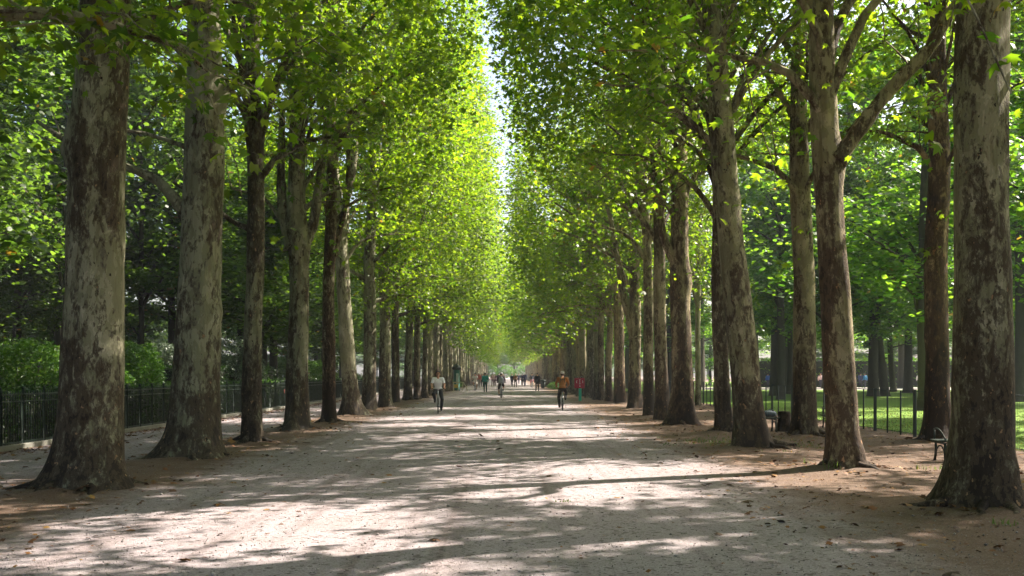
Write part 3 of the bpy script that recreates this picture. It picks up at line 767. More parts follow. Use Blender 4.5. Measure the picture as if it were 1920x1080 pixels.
for z in (.3, .52, .74, .96): mb.tube([(.03, 0, z), (.03, FL2, z)], .0024, 3, False)
mb.build('wire_mesh', M_IRON2, fr)

# ------------------------------------------------------------------ benches
def bench(X, Y, L, rz, label):
    o = tag(empty('park_bench', (X, Y, 0), (0, 0, rz)), label, 'bench', 'green park benches by the wire fence')
    h = .38
    for i in range(5):
        mb = MB(); mb.box((0, -.19 + i * .095, h + (.006 if i in (0, 4) else .0)), (L, .075, .032), .008); mb.build('seat_slat', M_BENCHWOOD, o, False)
    for sx in (-1, 1):
        x = sx * (L / 2 - .10)
        mb = MB()
        mb.tube([(x, -.20, h - .03), (x, -.215, .25), (x, -.20, .10), (x, -.235, .0)], [.022, .026, .022, .03], 8)
        mb.tube([(x, .20, h - .03), (x, .19, .25), (x, .21, .10), (x, .25, .0)], [.022, .026, .022, .03], 8)
        mb.tube([(x, -.24, h - .035), (x, .24, h - .035)], .018, 8)
        t = np.linspace(0, PI, 9)
        mb.tube(np.stack([np.full(9, x), -.185 * np.cos(t), .10 + .2 * np.sin(t)], 1), .013, 6)
        mb.build('leg', M_IRON, o)
        mb = MB(); t = np.linspace(0, 1, 9)
        mb.tube(np.stack([np.full(9, x), -.24 + .50 * t, h + .02 + .20 * np.sin(t * PI * .62)], 1), .016, 8); mb.tube([(x, .24, h - .03), (x, .26, h + .10), (x, .26, h + .205)], .016, 8); mb.build('armrest', M_IRON, o)
    return o
bench(8.50, 18.6, 1.28, 0, 'green slatted bench showing one end behind the massive pale plane at the right edge')
bench(6.72, 28.4, 1.75, 0, 'green slatted bench with a striped bundle on it behind the leaning plane')
bench(10.05 - .1, 30.2, 1.1, 0, 'green bench mostly hidden behind the forking mottled plane')
def stripe_mat():
    t = NT('striped_cloth'); co = t.n('TexCoord').outputs['Object']
    wv = t.n('TexWave', {'Vector': co, 'Scale': 9.0, 'Distortion': 2.5, 'Detail': 2.0})
    c = t.mix(t.step(wv.outputs['Fac'], .45, .6), (.02, .03, .06), (.26, .29, .33))
    return t.surf(t.n('BsdfPrincipled', {'Base Color': c, 'Roughness': .9}).outputs[0])
mb = MB(); mb.ball((0, 0, .085), (.19, .13, .09), 18, 12); mb.ball((-.12, .02, .07), (.12, .11, .075), 14, 10); mb.ball((.13, -.02, .075), (.10, .10, .08), 14, 10); mb.tube([(.0, 0, .16), (.04, 0, .21), (.09, .0, .17)], .014, 6)
o = mb.build('cloth_bundle', stripe_mat()); o.location = (7.32, 28.35, .42); tag(o, 'small blue and white striped cloth bundle lying on the bench seat', 'bundle')
o = link('tree_stump', trunk_mesh(77, .15, H=.58, flare=.5, sides=20, rings=18)); o.location = (7.80, 28.5, 0); o.color = (.4, .7, .25, 1)
tag(o, 'low dark stump between the bench with the bundle and the set-back brown plane', 'stump')

# ------------------------------------------------------------------ red sign, kiosk, barrier, litter bin
M_RED = simple('crimson_paint', (.40, .006, .045), .4, 0, .12, 3); M_TEAL = simple('teal_paint', (.02, .42, .30), .4, 0, .12, 3)
M_WHITE = simple('white_paint', (.8, .78, .76), .5, 0, .05); M_GREYM = simple('grey_metal', (.3, .3, .3), .4, .6, .2)
X, Y = gnd(1087, 752.5)
s = tag(empty('map_sign', (X, Y, 0)), 'crimson sign box with white marks on a teal post', 'sign')
mb = MB(); mb.box((.02, 0, .47), (.16, .09, .98), .012); mb.build('post', M_TEAL, s, False)
mb = MB(); mb.box((-.02, 0, 1.08), (.60, .14, .60), .02); mb.build('panel', M_RED, s, False)
mb = MB(); yv = -.076
def mk(a, b, w=.022): mb.tube([(a[0], yv, a[1]), (b[0], yv, b[1])], w / 2, 6)
mk((-.06, 1.29), (.05, 1.29)); mk((-.005, 1.29), (-.005, 1.05), .03); mk((-.06, 1.05), (.05, 1.05))
for sx in (-1, 1):
    t = np.linspace(-1.1, 1.1, 8); mb.tube(np.stack([-.01 + sx * (.12 + .06 * np.cos(t)), np.full(8, yv), 1.17 + .10 * np.sin(t)], 1), .011, 6)
    t2 = np.linspace(PI - 1, PI + 1, 6) if sx > 0 else np.linspace(-1, 1, 6)
    mb.tube(np.stack([-.01 + sx * .24 + .05 * np.cos(t2), np.full(6, yv), 1.14 + .07 * np.sin(t2)], 1), .008, 6)
mb.ball((0, yv, .90), (.035, .012, .035), 12, 8); mk((-.01, 1.0), (.0, .965), .018)
mb.build('white_marks', M_WHITE, s)
mb = MB()
for sx in (-1, 1):
    t = np.linspace(0, PI, 8); mb.tube(np.stack([-.02 + sx * .13 + .075 * np.cos(t), 0 * t, 1.38 + .10 * np.sin(t)], 1), .014, 6)
mb.build('handle', M_GREYM, s)

X, Y = -5.0, 101
kk = tag(empty('kiosk_column', (X, Y, 0)), 'green advertising column with a dark domed cap among the left trunks', 'kiosk')
mb = MB(); mb.lathe([(.36, 0), (.36, .18), (.31, .22), (.31, 2.0), (.36, 2.06)], 20); mb.build('body', simple('kiosk_green', (.03, .16, .13), .5, 0, .35, 2), kk)
mb = MB(); mb.lathe([(.40, 2.06), (.50, 2.14), (.50, 2.24), (.42, 2.34), (.28, 2.5), (.10, 2.6), (.03, 2.72)], 20); mb.build('cap', M_IRON, kk)
mb = MB(); mb.box((.10, -.30, 1.15), (.24, .03, 1.1), .01); mb.build('poster', simple('pale_poster', (.55, .62, .6), .5, 0, .3, 3), kk, False)
b_ = tag(empty('barrier', (-4.75, 99.2, 0)), 'pale wooden barrier with a sloping end rail in front of the green column', 'barrier')
M_PW = simple('pale_wood', (.55, .50, .36), .7, 0, .2, 6); M_YEL = simple('yellow_board', (.6, .42, .06), .6, 0, .2, 6)
for i in range(3):
    mb = MB(); mb.box((-.45 + .45 * i, 0, .42), (.08, .08, .86), .01); mb.build('post', M_PW, b_, False)
mb = MB(); mb.box((0, 0, .82), (1.0, .05, .09), .01); mb.build('top_rail', M_PW, b_, False)
mb = MB(); mb.box((-.22, -.03, .45), (.36, .03, .34), .01); mb.build('board', M_YEL, b_, False)
mb = MB(); mb.tube([(.48, 0, .82), (.85, 0, .30), (.88, 0, 0)], .045, 8); mb.build('end_rail', M_PW, b_)
shrub('shrub', -5.3, 104, .8, .8, 1.2, 1200, .12, M_SHRUB, 'small shrub growing around the foot of the green column', seed=60)
shrub('shrub', 5.0, 108, .7, 3.2, .8, 2600, .12, M_SHRUB, 'low ragged greenery at the foot of the right row beyond the litter bin', seed=61)
X, Y = gnd(1018, 728)
b_ = tag(empty('litter_bin', (X, Y, 0)), 'dark litter bin with a wide lid under the right row', 'bin')
mb = MB(); mb.lathe([(.22, 0.05), (.24, .3), (.26, .8)], 16); mb.build('body', M_IRON, b_)
mb = MB(); mb.lathe([(.34, .82), (.35, .9), (.2, 1.0), (.04, 1.02)], 16); mb.build('lid', M_IRON, b_)
mb = MB(); mb.tube([(0, 0, 0), (0, 0, .06)], .1, 10); mb.build('foot', M_IRON, b_)

for i in range(15):
    shrub('bush', -32 + i * 4.6 + rg.uniform(-1, 1), 316 + rg.uniform(-3, 3), 3.4, 3, rg.uniform(4.2, 6.5), 1500, .45, M_SHRUB,
          'hazy bush closing the far end of the avenue', 'bush', 'bushes closing the far end of the avenue', 80 + i)
# ------------------------------------------------------------------ fallen leaves, pebbles, weeds
def scatter_leaves():
    rng = np.random.default_rng(3); P = []
    def band(n, x0, x1, y0, y1, p=1.6):
        u = rng.uniform(0, 1, n) ** p
        P.append(np.stack([rng.uniform(x0, x1, n), y0 + (y1 - y0) * u, rng.uniform(.006, .016, n)], 1))
    band(1500, -8.4, -3.6, 6.5, 60); band(4200, 2.6, 10.4, 6.5, 60); band(420, -3.6, 3.0, 6, 45, 1.3); band(2600, -10.4, -9.6, 14, 70, 1.2); band(600, -10.4, -8, 14, 60)
    for o in list(COL.objects):
        if o.name.startswith('plane_tree') and 8 < o.location.y < 50:
            n = 170; a = rng.uniform(0, 2 * PI, n); r_ = .55 + np.abs(rng.normal(0, .45, n))
            P.append(np.stack([o.location.x + r_ * np.cos(a), o.location.y + r_ * np.sin(a), .012 + .075 * np.exp(-r_ ** 2 / .75)], 1))
    P = np.concatenate(P)
    return leaf_mesh('fallen_leaves', P, rng.lognormal(0, .45, len(P)) * .058, rng, M_DEAD, 'leaf', .30, .0)
def dead_mat():
    t = NT('dead_leaf'); ri = t.n('NewGeometry').outputs['Random Per Island']
    cr = t.n('ValToRGB', {0: ri}); e = cr.color_ramp; e.elements[0].color = (.05, .03, .018, 1); e.elements[1].color = (.22, .11, .035, 1)
    for p, c in ((.45, (.12, .055, .025, 1)), (.75, (.20, .075, .02, 1)), (.93, (.30, .17, .05, 1))): e.elements.new(p).color = c
    return t.surf(t.n('BsdfPrincipled', {'Base Color': cr.outputs[0], 'Roughness': .7, 'Specular IOR Level': .25}).outputs[0])
M_DEAD = dead_mat()
link('fallen_leaves', scatter_leaves())['kind'] = 'stuff'
def pebbles():
    rng = np.random.default_rng(4); n = 26000
    y = 6 + 26 * rng.uniform(0, 1, n) ** 2.0; x = rng.uniform(-1, 1, n) * np.minimum(10, y * .56)
    s = rng.lognormal(-5.15, .42, n)
    O = np.array([[1, 0, 0], [-.9, .1, 0], [0, 1, .1], [.1, -1, 0], [0, 0, .7], [0, 0, -.6]]); OF = np.array([[0, 2, 4], [2, 1, 4], [1, 3, 4], [3, 0, 4], [2, 0, 5], [1, 2, 5], [3, 1, 5], [0, 3, 5]])
    V = np.stack([x, y, s * .35 + .004], 1)[:, None, :] + s[:, None, None] * (O[None] * rng.uniform(.6, 1.3, (n, 1, 3)))
    F = (OF[None] + (np.arange(n) * 6)[:, None, None]).reshape(-1, 3)
    return tri_mesh('pebbles', V.reshape(-1, 3), F, M_PEB)
def peb_mat():
    t = NT('pebble'); ri = t.n('NewGeometry').outputs['Random Per Island']
    c = t.mix(ri, (.11, .09, .085), (.42, .37, .35))
    return t.surf(t.n('BsdfPrincipled', {'Base Color': c, 'Roughness': .85}).outputs[0])
M_PEB = peb_mat()
link('pebbles', pebbles())['kind'] = 'stuff'

def blades(name, pts, n, hmin, hmax, rng, sp, mat=None):
    V = []; F = []
    for (x, y) in pts:
        for _ in range(n):
            a = rng.uniform(0, 2 * PI); h = rng.uniform(hmin, hmax); bx, by = x + rng.normal(0, sp), y + rng.normal(0, sp)
            lean = rng.uniform(.1, .8) * h; w_ = rng.uniform(.006, .012)
            dx, dy = math.cos(a), math.sin(a); k = len(V)
            for t in (0, .5, 1):
                cx_, cy_, cz = bx + dx * lean * t * t, by + dy * lean * t * t, h * t * (1 - .25 * t)
                ww = w_ * (1 - .85 * t)
                V += [(cx_ - dy * ww, cy_ + dx * ww, cz), (cx_ + dy * ww, cy_ - dx * ww, cz)]
            F += [(k, k + 1, k + 3, k + 2), (k + 2, k + 3, k + 5, k + 4)]
    return tri_mesh(name, V, F, mat or M_BLADE)
rng = np.random.default_rng(8)
def weed(px, py, n, h, sp, label):
    X, Y = gnd(px, py); o = link('weed_tuft', blades('weed_tuft', [(0, 0)], n, h * .4, h, rng, sp)); o.location = (X, Y, 0); tag(o, label, 'weed', 'weeds on the bare earth')
weed(1563, 885, 12, .42, .10, 'weed tuft with arching stems at the foot of the forking mottled plane')
weed(1522, 872, 10, .22, .12, 'small weed tuft just left of the forking mottled plane')
weed(1740, 880, 34, .13, .17, 'low green weed patch in front of the green bench by the massive plane')
weed(1052, 942, 14, .06, .05, 'tiny sprig lying alone on the grey gravel of the avenue')
weed(1888, 985, 20, .12, .12, 'green sprig near the roots of the massive pale plane')
pts = [(5.6 + rng.normal(0, .7), 23.6 + rng.normal(0, 1.0)) for _ in range(160)]
g_ = link('grass', blades('grass', pts, 9, .03, .09, rng, .1)); g_['kind'] = 'stuff'
pts = [(rng.uniform(10.7, 24), 20 + 30 * rng.uniform(0, 1) ** 1.5) for _ in range(7000)]
g_ = link('lawn_grass', blades('lawn_grass', pts, 5, .03, .08, rng, .1)); g_['kind'] = 'stuff'
# ------------------------------------------------------------------ people and bicycles
def body_mesh(parts, voxel, mat, name, smooth=2):
    """parts: list of ('c', p, r, q, s) tapered limbs or ('e', centre, radii); returns one continuous skin"""
    mb = MB()
    for p in parts:
        if p[0] == 'c':
            a, ra, b, rb = np.array(p[1], float), p[2], np.array(p[3], float), p[4]
            seg = 12
            mb.tube([a, a + (b - a) * .33, a + (b - a) * .67, b], np.linspace(ra, rb, 4), seg)
            mb.ball(a, ra, seg, 8); mb.ball(b, rb, seg, 8)
        else: mb.ball(p[1], p[2], 16, 12)
    me = mb.mesh('tmp', mat)
    o = bpy.data.objects.new('tmp', me); COL.objects.link(o)
    m = o.modifiers.new('r', 'REMESH'); m.mode = 'VOXEL'; m.voxel_size = voxel; m.use_smooth_shade = True
    m = o.modifiers.new('s', 'SMOOTH'); m.factor = .5; m.iterations = smooth
    dg = bpy.context.evaluated_depsgraph_get(); dg.update()
    r = bpy.data.meshes.new_from_object(o.evaluated_get(dg)); r.name = name
    bpy.data.objects.remove(o); bpy.data.meshes.remove(me)
    return r
def lerp(a, b, t): return tuple(np.array(a) * (1 - t) + np.array(b) * t)

def hand(w_, e, grip):
    """palm, four bent fingers of unequal length and a thumb leaving the side of the palm"""
    w_, e = np.array(w_, float), np.array(e, float)
    d = (w_ - e); d /= np.linalg.norm(d)
    up = np.array([0, 0, 1.0]); s_ = np.cross(d, up); s_ /= np.linalg.norm(s_) + 1e-9; nrm = np.cross(s_, d)
    pc = w_ + d * .05; out = [('c', w_, .026, w_ + d * .03, .032), ('e', pc, (.040, .040, .030))]
    for i, L in enumerate((.066, .076, .070, .054)):
        b0 = w_ + d * .085 + s_ * (-.030 + .020 * i)
        if grip: b1 = b0 + d * L * .35 - nrm * L * .35; b2 = b1 - nrm * L * .35 - d * L * .3
        else: b1 = b0 + d * L * .5 - nrm * L * .12; b2 = b1 + d * L * .35 - nrm * L * .3
        out += [('c', pc + s_ * (-.026 + .017 * i), .012, b0, .0105), ('c', b0, .0105, b1, .0095), ('c', b1, .0095, b2, .008)]
    t0 = w_ + d * .035 - s_ * .034; t1 = t0 + d * .03 - s_ * .022 - nrm * .012; t2 = t1 + d * .03 - nrm * .012
    out += [('c', t0, .014, t1, .012), ('c', t1, .012, t2, .009)]
    return out

def person(J, label, loc, rz, cols, group=None, voxel=.014, sleeves='long', legs='long', hair='short', extras=(), female=False, grip=False):
    """J holds the joints: pelvis, chest, neck, head, and per side shoulder, elbow, wrist, hip, knee, ankle, toe"""
    skin, shirt, trousers, shoe, hairc = [c if isinstance(c, bpy.types.Material) else PM(c) for c in cols]
    ro = tag(empty('person', loc, (0, 0, rz)), label, 'person', group)
    sw = .93 if female else 1.0
    def limb(side, k=1.0, add=0.0):
        S, E, W = J['sh' + side], J['el' + side], J['wr' + side]
        return [('c', S, .058 * k + add, E, .041 * k + add)], [('c', E, .041 * k + add, W, .027 * k + add)]
    def leg(side, add=0.0):
        H, K, A = J['hip' + side], J['kn' + side], J['an' + side]
        calf = lerp(K, A, .3)
        return [('c', H, .088 + add, K, .056 + add)], [('c', K, .056 + add, calf, .055 + add), ('c', calf, .055 + add, A, .036 + add)]
    P, Cc, N, Hd = (np.array(J[k], float) for k in ('pelvis', 'chest', 'neck', 'head'))
    def torso(add=0.0):
        mid = lerp(P, Cc, .5)
        fw = [('e', P, (.155 + add, .115 + add, .12 + add)), ('e', mid, (.140 * sw + add, .105 + add, .13 + add)), ('e', lerp(P, Cc, .75), (.155 * sw + add, .11 + add, .13 + add)), ('e', Cc, (.165 * sw + add, .115 + add, .13 + add))]
        for s_ in 'LR': fw.append(('c', lerp(N, Cc, .45), .065 + add, J['sh' + s_], .058 + add))
        fw.append(('c', P, .10 + add, Cc, .11 + add)); return fw
    fd = np.array(J.get('face', (0, 1, 0)), float); fd /= np.linalg.norm(fd); sd = np.cross(fd, (0, 0, 1.0)); sd /= np.linalg.norm(sd)
    up = np.cross(sd, fd)
    head = [('c', N - np.array([0, 0, .03]), .056, Hd - up * .07, .052), ('e', Hd + up * .02, (.076, .092, .098)), ('e', Hd + fd * .03 - up * .055, (.056, .06, .062)),
            ('c', Hd + fd * .088 + up * .005, .010, Hd + fd * .108 - up * .03, .015), ('e', Hd + fd * .075 - up * .105, (.026, .024, .02)),
            ('c', Hd + fd * .085 - up * .062 - sd * .02, .009, Hd + fd * .085 - up * .062 + sd * .02, .009),
            ('c', Hd + fd * .086 + up * .028 - sd * .045, .010, Hd + fd * .086 + up * .028 + sd * .045, .010)]
    for s_ in (-1, 1): head.append(('e', Hd + sd * s_ * .078 - up * .005, (.012, .02, .032)))
    parts = torso() + head
    for s_ in 'LR':
        a, b = limb(s_); c, d = leg(s_)
        parts += a + b + c + d + [('c', J['an' + s_], .036, J['toe' + s_], .03)]
        if voxel < .02: parts += hand(J['wr' + s_], J['el' + s_], grip)
        else:
            w_, e = np.array(J['wr' + s_], float), np.array(J['el' + s_], float); dd = (w_ - e) / np.linalg.norm(w_ - e); parts.append(('c', w_, .03, w_ + dd * .09, .02))
    link('body', body_mesh(parts, voxel, skin, 'body'), ro)
    sh = torso(.016)
    sh = [p for p in sh]
    for s_ in 'LR':
        a, b = limb(s_, 1.0, .016)
        if sleeves == 'long': sh += a + b
        elif sleeves == 'short':
            S, E = J['sh' + s_], J['el' + s_]; sh += [('c', S, .070, lerp(S, E, .7), .056)]
    link('shirt' if sleeves == 'short' else 'jacket', body_mesh(sh, max(voxel, .018), shirt, 'top'), ro)
    tr = [('e', P - np.array([0, 0, .03]), (.172, .134, .12)), ('c', J['hipL'], .10, J['hipR'], .10)]
    for s_ in 'LR':
        c, d = leg(s_, .016)
        if legs == 'long': tr += c + d
        elif legs == 'short': tr += [('c', J['hip' + s_], .108, lerp(J['hip' + s_], J['kn' + s_], .8), .085)]
    link('trousers' if legs == 'long' else 'shorts', body_mesh(tr, max(voxel, .018), trousers, 'trousers'), ro)
    for s_ in 'LR':
        A, T = np.array(J['an' + s_], float), np.array(J['toe' + s_], float)
        so_ = body_mesh([('c', A - np.array([0, 0, .035]), .047, lerp(A, T, .6), .05), ('c', lerp(A, T, .6), .05, T, .040), ('c', A + np.array([0, 0, .01]), .046, A - np.array([0, 0, .03]), .047)], max(voxel, .014), shoe, 'shoe')
        link('shoe', so_, ro)
    if hair:
        hp = [('e', Hd + up * .045 - fd * .018, (.086, .096, .088))]
        if hair == 'long': hp += [('e', Hd - fd * .07 - up * .05, (.07, .04, .10))]
        if hair == 'helmet': hp = [('e', Hd + up * .065 - fd * .005, (.098, .125, .082))]
        if hair == 'cap': hp = [('e', Hd + up * .06 - fd * .005, (.09, .104, .075)), ('e', Hd + up * .055 + fd * .11, (.06, .06, .010))]
        link({'helmet': 'helmet', 'cap': 'cap'}.get(hair, 'hair'), body_mesh(hp, max(.014, voxel), hairc, 'hair', 3), ro)
        if hair in ('helmet', 'cap'): link('hair', body_mesh([('e', Hd - fd * .03 - up * .01, (.082, .075, .075))], max(.014, voxel), PM((.04, .025, .018)), 'hair2'), ro)
    return ro, Hd, fd, sd, up
_pm = {}
def PM(c):
    c = tuple(c)
    if c not in _pm:
        _pm[c] = simple('cloth_%d' % len(_pm), c, .8, 0, .12, 9)
    return _pm[c]
SKIN = PM((.50, .27, .18)); SKIN2 = PM((.40, .21, .14)); SHOE = PM((.02, .02, .022)); HAIRD = PM((.018, .012, .010))

# --- bicycle: forward is +Y, wheels on the ground
M_TYRE = simple('tyre_rubber', (.018, .018, .018), .8); M_RIM = simple('alloy', (.5, .5, .5), .3, .9, .1); M_BLACKP = simple('black_plastic', (.02, .02, .022), .5)
def make_bike(col, label):
    M = simple('frame_paint', col, .3, .2, .1)
    o = tag(empty('bicycle', (0, 0, 0)), label, 'bicycle', 'bicycles ridden along the avenue')
    rh, fh, bb, st, hd = np.array([0, -.46, .34]), np.array([0, .60, .34]), np.array([0, 0, .29]), np.array([0, -.16, .80]), np.array([0, .42, .86])
    mb = MB()
    for a, b, r in ((bb, st, .016), (st, hd - (0, -.015, .06), .016), (bb, hd - (0, -.03, .16), .019), (hd + (0, -.01, .06), hd + (0, .045, -.2), .020)): mb.tube([a, b], r, 10)
    for sx in (-.06, .06):
        mb.tube([bb + (sx * .5, 0, 0), rh + (sx, 0, 0)], .010, 8); mb.tube([st + (sx * .4, 0, -.04), rh + (sx, 0, 0)], .009, 8)
        mb.tube([hd + (sx * .9, .05, -.22), hd + (sx, .085, -.32), fh + (sx, 0, 0)], .012, 8)
    mb.tube([hd + (-.055, .05, -.22), hd + (.055, .05, -.22)], .018, 8)
    mb.build('frame', M, o)
    th = np.linspace(0, 2 * PI, 33)
    for c in (rh, fh):
        w_ = MB()
        w_.tube(np.stack([0 * th, c[1] + .318 * np.cos(th), c[2] + .318 * np.sin(th)], 1), .021, 8, False)
        wo = w_.build('wheel', M_TYRE, o)
        w_ = MB(); w_.tube(np.stack([0 * th, c[1] + .292 * np.cos(th), c[2] + .292 * np.sin(th)], 1), .012, 6, False); w_.build('rim', M_RIM, wo)
        w_ = MB()
        for k in range(16):
            a = k * PI / 8; w_.tube([(.02 * (-1) ** k, c[1], c[2]), (0, c[1] + .29 * math.cos(a), c[2] + .29 * math.sin(a))], .0022, 4)
        w_.tube([(-.05, c[1], c[2]), (.05, c[1], c[2])], .022, 10); w_.build('spokes', M_RIM, wo)
    mb = MB(); mb.tube([st, st + (0, -.025, .08)], .013, 8); mb.ball(st + (0, -.07, .10), (.075, .09, .03), 14, 8); mb.ball(st + (0, .06, .105), (.03, .13, .022), 12, 8); mb.build('saddle', M_BLACKP, o)
    mb = MB(); mb.tube([hd + (0, -.01, .04), hd + (0, .0, .15)], .014, 8); mb.tube([(-.30, .37, 1.04), (-.2, .41, 1.03), (-.06, .43, 1.015), (.06, .43, 1.015), (.2, .41, 1.03), (.30, .37, 1.04)], .012, 8)
    mb.build('handlebar', M_RIM, o)
    for sx in (-1, 1):
        mb = MB(); mb.tube([(sx * .30, .37, 1.04), (sx * .19, .413, 1.03)], .017, 8); mb.build('grip', M_BLACKP, o)
    mb = MB(); th2 = np.linspace(0, 2 * PI, 25); mb.tube(np.stack([0 * th2 + .045, .09 * np.cos(th2), .29 + .09 * np.sin(th2)], 1), .006, 6, False)
    mb.tube([(-.07, 0, .29), (.07, 0, .29)], .018, 8); mb.tube([(-.075, 0, .29), (-.085, .03, .12)], .011, 6); mb.tube([(.075, 0, .29), (.085, -.03, .46)], .011, 6); mb.build('crank', M_GREYM, o)
    for sx, z, y_ in ((-1, .12, .03), (1, .46, -.03)):
        mb = MB(); mb.box((sx * .13, y_, z), (.09, .085, .022), .005); mb.build('pedal', M_BLACKP, o, False)
    mb = MB(); mb.ball((0, .50, .97), (.03, .03, .03), 10, 8); mb.build('lamp', M_GREYM, o)
    return o
def copy_bike(src, label):
    c = src.copy(); COL.objects.link(c); c['label'] = label
    for ch in src.children:
        d = ch.copy(); COL.objects.link(d); d.parent = c
        for g in ch.children:
            e = g.copy(); COL.objects.link(e); e.parent = d
    return c
def J_cycle(lean=.0, el=.265):
    return dict(pelvis=(0, -.18, 1.00), chest=(0, .02 + lean, 1.30), neck=(0, .08 + lean, 1.47), head=(0, .13 + lean, 1.615), face=(0, 1, -.08),
        shL=(-.185, .05 + lean, 1.415), shR=(.185, .05 + lean, 1.415), elL=(-el, .12 + lean * .6, 1.19), elR=(el, .12 + lean * .6, 1.19), wrL=(-.255, .315, 1.085), wrR=(.255, .315, 1.085),
        hipL=(-.095, -.15, .94), hipR=(.095, -.15, .94), knL=(-.165, .19, .58), knR=(.18, .27, .80), anL=(-.13, -.03, .205), anR=(.13, -.08, .545), toeL=(-.14, .12, .165), toeR=(.14, .07, .50))
def J_walk(st=.22, sw=.16, turn=1.0):
    return dict(pelvis=(0, 0, .96), chest=(0, .02, 1.29), neck=(0, .03, 1.46), head=(0, .055, 1.605), face=(0, 1, 0),
        shL=(-.185, .01, 1.41), shR=(.185, .01, 1.41), elL=(-.24, -.05 + sw * .4, 1.13), elR=(.24, -.03 - sw * .6, 1.13), wrL=(-.235, .06 + sw, .90), wrR=(.235, .02 - sw, .89),
        hipL=(-.09, 0, .91), hipR=(.09, 0, .91), knL=(-.09, -.02 + st * .1, .49), knR=(.09, .10 + st * .5, .50), anL=(-.09, -st, .11), anR=(.09, st, .09), toeL=(-.10, -st + .13, .045), toeR=(.10, st + .15, .045))
bk = make_bike((.42, .45, .48), 'grey bicycle ridden toward the viewer by the white-shirted man')
X, Y = gnd(821.5, 775); bk.location = (X, Y, 0); bk.rotation_euler = (0, 0, PI + .06)
ro, Hd, fd, sd, up = person(J_cycle(), 'man in white polo shirt and dark trousers riding toward the viewer', (X, Y, 0), PI + .06, (SKIN, (.84, .86, .92), (.018, .020, .028), SHOE, HAIRD), 'cyclists on the avenue', .011, 'short', 'long', 'short', grip=True)
mb = MB()
for s_ in (-1, 1): mb.ball(Hd + fd * .088 + sd * s_ * .036 + up * .008, (.031, .014, .022), 12, 8)
mb.tube([Hd + fd * .095 - sd * .02 + up * .012, Hd + fd * .095 + sd * .02 + up * .012], .005, 6)
for s_ in (-1, 1): mb.tube([Hd + fd * .085 + sd * s_ * .06 + up * .012, Hd + sd * s_ * .084 + up * .01], .004, 6)
mb.build('sunglasses', simple('dark_lens', (.01, .008, .008), .15), ro)
mb = MB(); mb.box((0, .155, 1.06), (.3, .02, .03), .006); mb.build('belt', M_BLACKP, ro, False) if False else None
b2 = copy_bike(bk, 'bicycle ridden away by the person in the orange-brown jacket')
X, Y = gnd(1054.5, 769); b2.location = (X, Y, 0); b2.rotation_euler = (0, 0, -.03)
ro, Hd, fd, sd, up = person(J_cycle(-.02, .28), 'cyclist in orange-brown jacket and pale helmet riding away near the red sign', (X, Y, 0), -.03, (SKIN2, (.32, .115, .025), (.015, .015, .018), SHOE, PM((.62, .56, .54))), 'cyclists on the avenue', .011, 'long', 'long', 'helmet', grip=True, female=True)
mb = MB()
for s_ in (-1, 1): mb.tube([(s_ * .10, -.12, 1.16), (s_ * .105, -.155, 1.32), (s_ * .09, -.07, 1.46), (s_ * .085, .05, 1.47)], .017, 6)
mb.tube([(-.11, -.150, 1.36), (.11, -.150, 1.36)], .016, 6); mb.tube([(-.10, -.12, 1.17), (0, -.165, 1.27), (.10, -.12, 1.17)], .014, 6)
mb.build('straps', M_BLACKP, ro)
b3 = copy_bike(bk, 'bicycle in the middle of the avenue under the rider with the grey backpack')
X, Y = gnd(939.5, 746); b3.location = (X, Y, 0)
ro, Hd, fd, sd, up = person(J_cycle(-.02, .27), 'cyclist with a grey backpack and dark shorts riding away in mid avenue', (X, Y, 0), 0, (SKIN, (.12, .10, .14), (.03, .02, .028), SHOE, PM((.72, .68, .70))), 'cyclists on the avenue', .018, 'long', 'short', 'helmet')
link('backpack', body_mesh([('e', (0, -.20, 1.24), (.17, .10, .22)), ('e', (0, -.20, 1.12), (.16, .11, .12))], .02, PM((.36, .37, .45)), 'backpack'), ro)
b4 = copy_bike(bk, 'distant bicycle of the rider dressed in white at the left'); X, Y = gnd(891, 732.5); b4.location = (X, Y, 0); b4.rotation_euler = (0, 0, PI)
person(J_cycle(), 'distant cyclist in white with a dark helmet coming closer at the left', (X, Y, 0), PI, (SKIN, (.75, .70, .70), (.70, .60, .56), SHOE, PM((.05, .05, .07))), 'cyclists on the avenue', .026, 'short', 'short', 'helmet')
b5 = copy_bike(bk, 'distant bicycle beside the walker in black'); X, Y = gnd(997.5, 727); b5.location = (X, Y, 0)
person(J_cycle(), 'distant cyclist in dark top and pink shorts beside the walker in black', (X, Y, 0), 0, (SKIN, (.03, .03, .05), (.42, .16, .20), SHOE, HAIRD), 'cyclists on the avenue', .03, 'long', 'short', 'short')
